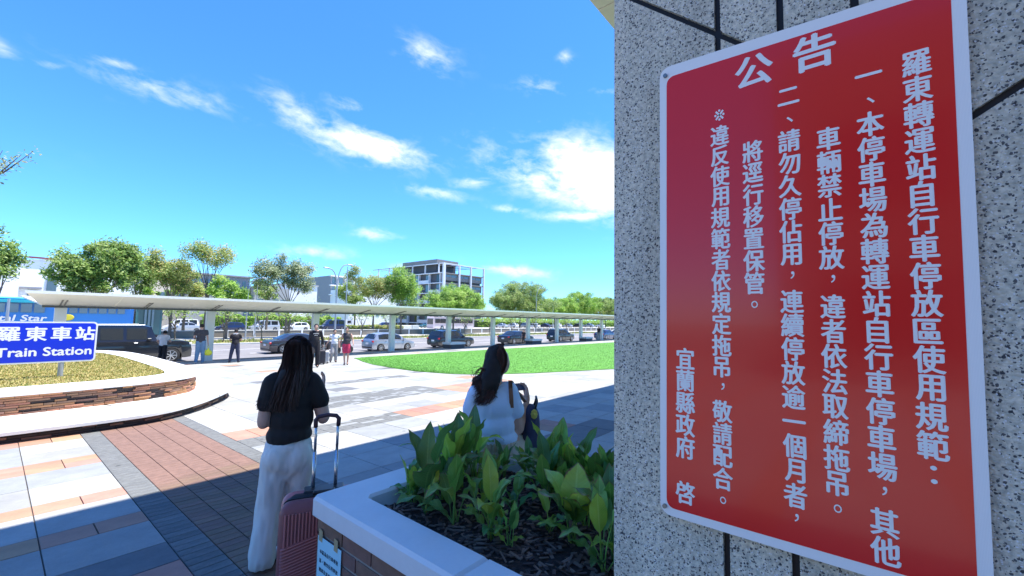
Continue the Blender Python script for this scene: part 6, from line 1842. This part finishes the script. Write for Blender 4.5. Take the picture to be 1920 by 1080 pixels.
# grey terrace with blue tinted bands
Y2 = 94
g_ = thing('grey_terrace', 'grey two storey building with tinted glass bands behind the umbrella tree', 'building', (0, Y2, RZ))
gw = mat('grey_render', (.40, .39, .36), .85, var=.1, vscale=.5)
a, m1_, e = xat(343, Y2), xat(470, Y2), xat(535, Y2)
zt = aty(420, 517, Y2).z-RZ; z2_ = aty(500, 540, Y2).z-RZ
b = MB(); b.box(a, m1_, 0, 18, 0, zt*.60); b.build('lower_wall', gw, g_)
b = MB(); b.box(a+.3, m1_-.3, .8, 18, zt*.60, zt); b.build('upper_wall', mat('grey_panel', (.24, .26, .29), .7), g_)
b = MB(); b.box(a-.2, m1_+.2, .2, 18.5, zt, zt+.25); b.build('roof', mat('terrace_roof', (.30, .31, .33), .7), g_)
for k in range(8):
    x0_ = a+.8+k*(m1_-a-1.2)/8; bwin(g_, x0_, x0_+(m1_-a)/8-.8, .8, zt*.68, zt*.92)
    bwin(g_, x0_, x0_+(m1_-a)/8-.8, 0, zt*.36, zt*.52)
b = MB(); b.box(m1_+.05, e, -1, 18, 0, z2_); b.build('annex', gw, g_)
for k in range(4):
    x0_ = m1_+.5+k*(e-m1_-.6)/4; bwin(g_, x0_, x0_+(e-m1_)/4-.5, -1, z2_*.45, z2_*.72)
w2_ = thing('white_gable', 'plain white building wall behind the forked tree', 'building', (0, Y2+6, RZ))
b = MB(); b.box(xat(528, Y2+6), xat(592, Y2+6), 0, 20, 0, aty(560, 535, Y2+6).z-RZ); b.build('wall', ww_, w2_)
b = MB(); b.box(xat(528, Y2+6)-.2, xat(592, Y2+6)+.2, -.2, 20.2, aty(560, 535, Y2+6).z-RZ, aty(560, 535, Y2+6).z-RZ+.25); b.build('roof', mat('white_roof_edge', (.5, .5, .5), .7), w2_)
# small banded building behind the street lamp
Y3 = 130
s_ = thing('small_apartment_house', 'small dark windowed apartment house behind the double street lamp', 'building', (0, Y3, RZ))
a, e = xat(617, Y3), xat(665, Y3); zt = aty(640, 518, Y3).z-RZ
b = MB(); b.box(a, e, 0, 16, 0, zt); b.build('wall', mat('apartment_dark', (.30, .30, .33), .7), s_)
for k in range(5):
    z = zt*(1-k*.19)
    b = MB(); b.box(a-.6, e+.4, -.9, 0, z-.35, z); b.build('balcony_slab', MT['white'], s_)
    for q in range(4):
        x0_ = a+.4+q*(e-a)/4; 
        if k < 4: bwin(s_, x0_, x0_+(e-a)/4-.8, 0, z-zt*.19+.3, z-.5)
for q in range(3):
    b = MB(); x0_ = a+(q+.6)*(e-a)/3; b.box(x0_-.2, x0_+.2, -.92, -.02, 0, zt-.36); b.build('fin', MT['white'], s_)
# grey apartment block with a pergola roof
XC = aty(831, 492, 112); XR = aty(908, 504, 112).x; YC = 112; zt = XC.z-RZ
yl = atx(700, 505, XC.x).y
ap = thing('apartment_block', 'grey apartment block with white frame columns and an open roof pergola', 'building', (XC.x, YC, RZ))
Wb, Db = XR-XC.x, yl-YC
fl = (XC.z-aty(831, 511, 112).z); nf = int(zt/fl)
wallg = mat('block_grey', (.25, .235, .22), .8, var=.06, vscale=.6); dk = mat('block_dark', (.08, .08, .09), .6); wf = mat('frame_white', (.74, .74, .76), .6)
top = zt-fl*.95
b = MB(); b.box(1.0, Wb-.9, 1.2, Db-.5, 0, top); b.build('wall', dk, ap)
for k in range(nf+1):
    z = zt-fl*.95-k*fl
    if z < .5: break
    b = MB(); b.box(.62, Wb-.62, -.1, Db, z-.32, z); b.build('floor_slab', wf if False else wallg, ap)
    # south facade: grey parapet bands with strips of window
    b = MB(); b.box(.7, Wb-.7, .55, 1.19, z-fl*.75, z-.33); b.build('parapet', wallg, ap)
    for q in range(6):
        x0_ = 1.3+q*(Wb-2.4)/6; b = MB(); b.box(x0_, x0_+(Wb-2.4)/6-.5, .45, .545, z-fl*.42, z-fl*.2); b.build('window', MT['glass_blue'], ap)
    # west facade: recessed balconies between white fins
    b = MB(); b.box(-.15, .6, .2, Db, z-.3, z+.0); b.build('balcony_slab', wf, ap)
    for q in range(7):
        y0_ = 1.5+q*(Db-2)/7
        b = MB(); b.box(.05, .95, y0_, y0_+.28, z-fl+.02, z-.32); b.build('fin', wf, ap)
        b = MB(); b.box(.90, .985, y0_+1.0, y0_+2.8, z-fl+.4, z-.6); b.build('window', MT['glass_blue'] if (q+k) % 3 else MT['glass'], ap)
        if (q+k) % 2: 
            b = MB(); b.box(.0, .04, y0_+.4, y0_+(Db-2)/7-.1, z-fl+.02, z-fl+1.0); b.build('balustrade', wf, ap)
for x in (0, Wb*.36, Wb*.64, Wb-.55):
    ww2 = 1.0 if x == 0 else .55
    b = MB(); b.box(x, x+ww2, -.35, .3, 0, zt); b.build('frame_column', wf, ap)
for q in range(6):
    b = MB(); y0_ = 2+q*(Db-2.5)/5.5; b.box(-.2, .2, y0_, y0_+.35, zt-fl, zt); b.build('frame_column', wf, ap)
for (q0, q1, r0, r1) in ((1.02, Wb*.36-.02, -.3, .05), (Wb*.36+.57, Wb*.64-.02, -.3, .05), (Wb*.64+.57, Wb-.57, -.3, .05), (-.2, .15, .32, Db)):
    b = MB(); b.box(q0, q1, r0, r1, zt-.36, zt-.02); b.build('pergola_beam', wf, ap)
for q in range(5):
    b = MB(); x0_ = (q+1)*Wb/6; b.box(x0_, x0_+.2, .35, Db-.2, zt-.33, zt-.08); b.build('pergola_beam', wf, ap)
b = MB(); b.box(2, Wb*.55, 6, Db*.75, top, zt+.2); b.build('roof_room', dk, ap)
b = MB(); zz = aty(800, 486, YC+10).z-RZ; b.box(.3, Wb*.5, 3.5, Db*.55, zt+.05, zz-.5); b.build('stair_tower', wallg, ap)
# pale building between the trees and the block
pb_ = thing('pale_building', 'pale building glimpsed through the yellow green trees', 'building', (0, 118, RZ))
b = MB(); b.box(xat(655, 118), xat(742, 118), 0, 12, 0, aty(700, 545, 118).z-RZ); b.build('wall', ww_, pb_)
for q in range(6):
    x0_ = xat(660, 118)+q*2; bwin(pb_, x0_, x0_+1.2, 0, 3, 4.6)
# distant wooded skyline
r = random.Random(77); c = MB()
for k in range(9000):
    px = r.uniform(-100, 1250); y = r.uniform(190, 260); p = aty(px, 600, y)
    h = 5+4*mnoise.noise(Vector((px*.02, 0, 0)))+2*mnoise.noise(Vector((px*.1, 4, 0)))
    p.z = r.uniform(RZ, RZ+h); a = Vector((r.gauss(0, 1), r.gauss(0, 1), r.gauss(0, 1))).normalized(); o_ = a.orthogonal().normalized(); s2 = 1.1
    c.add([p-a*s2, p+o_*s2*.7, p+a*s2, p-o_*s2*.7], [(0, 1, 2, 3)], r.randrange(4))
o = c.build('far_woodland', LF['green']); o['kind'] = 'stuff'
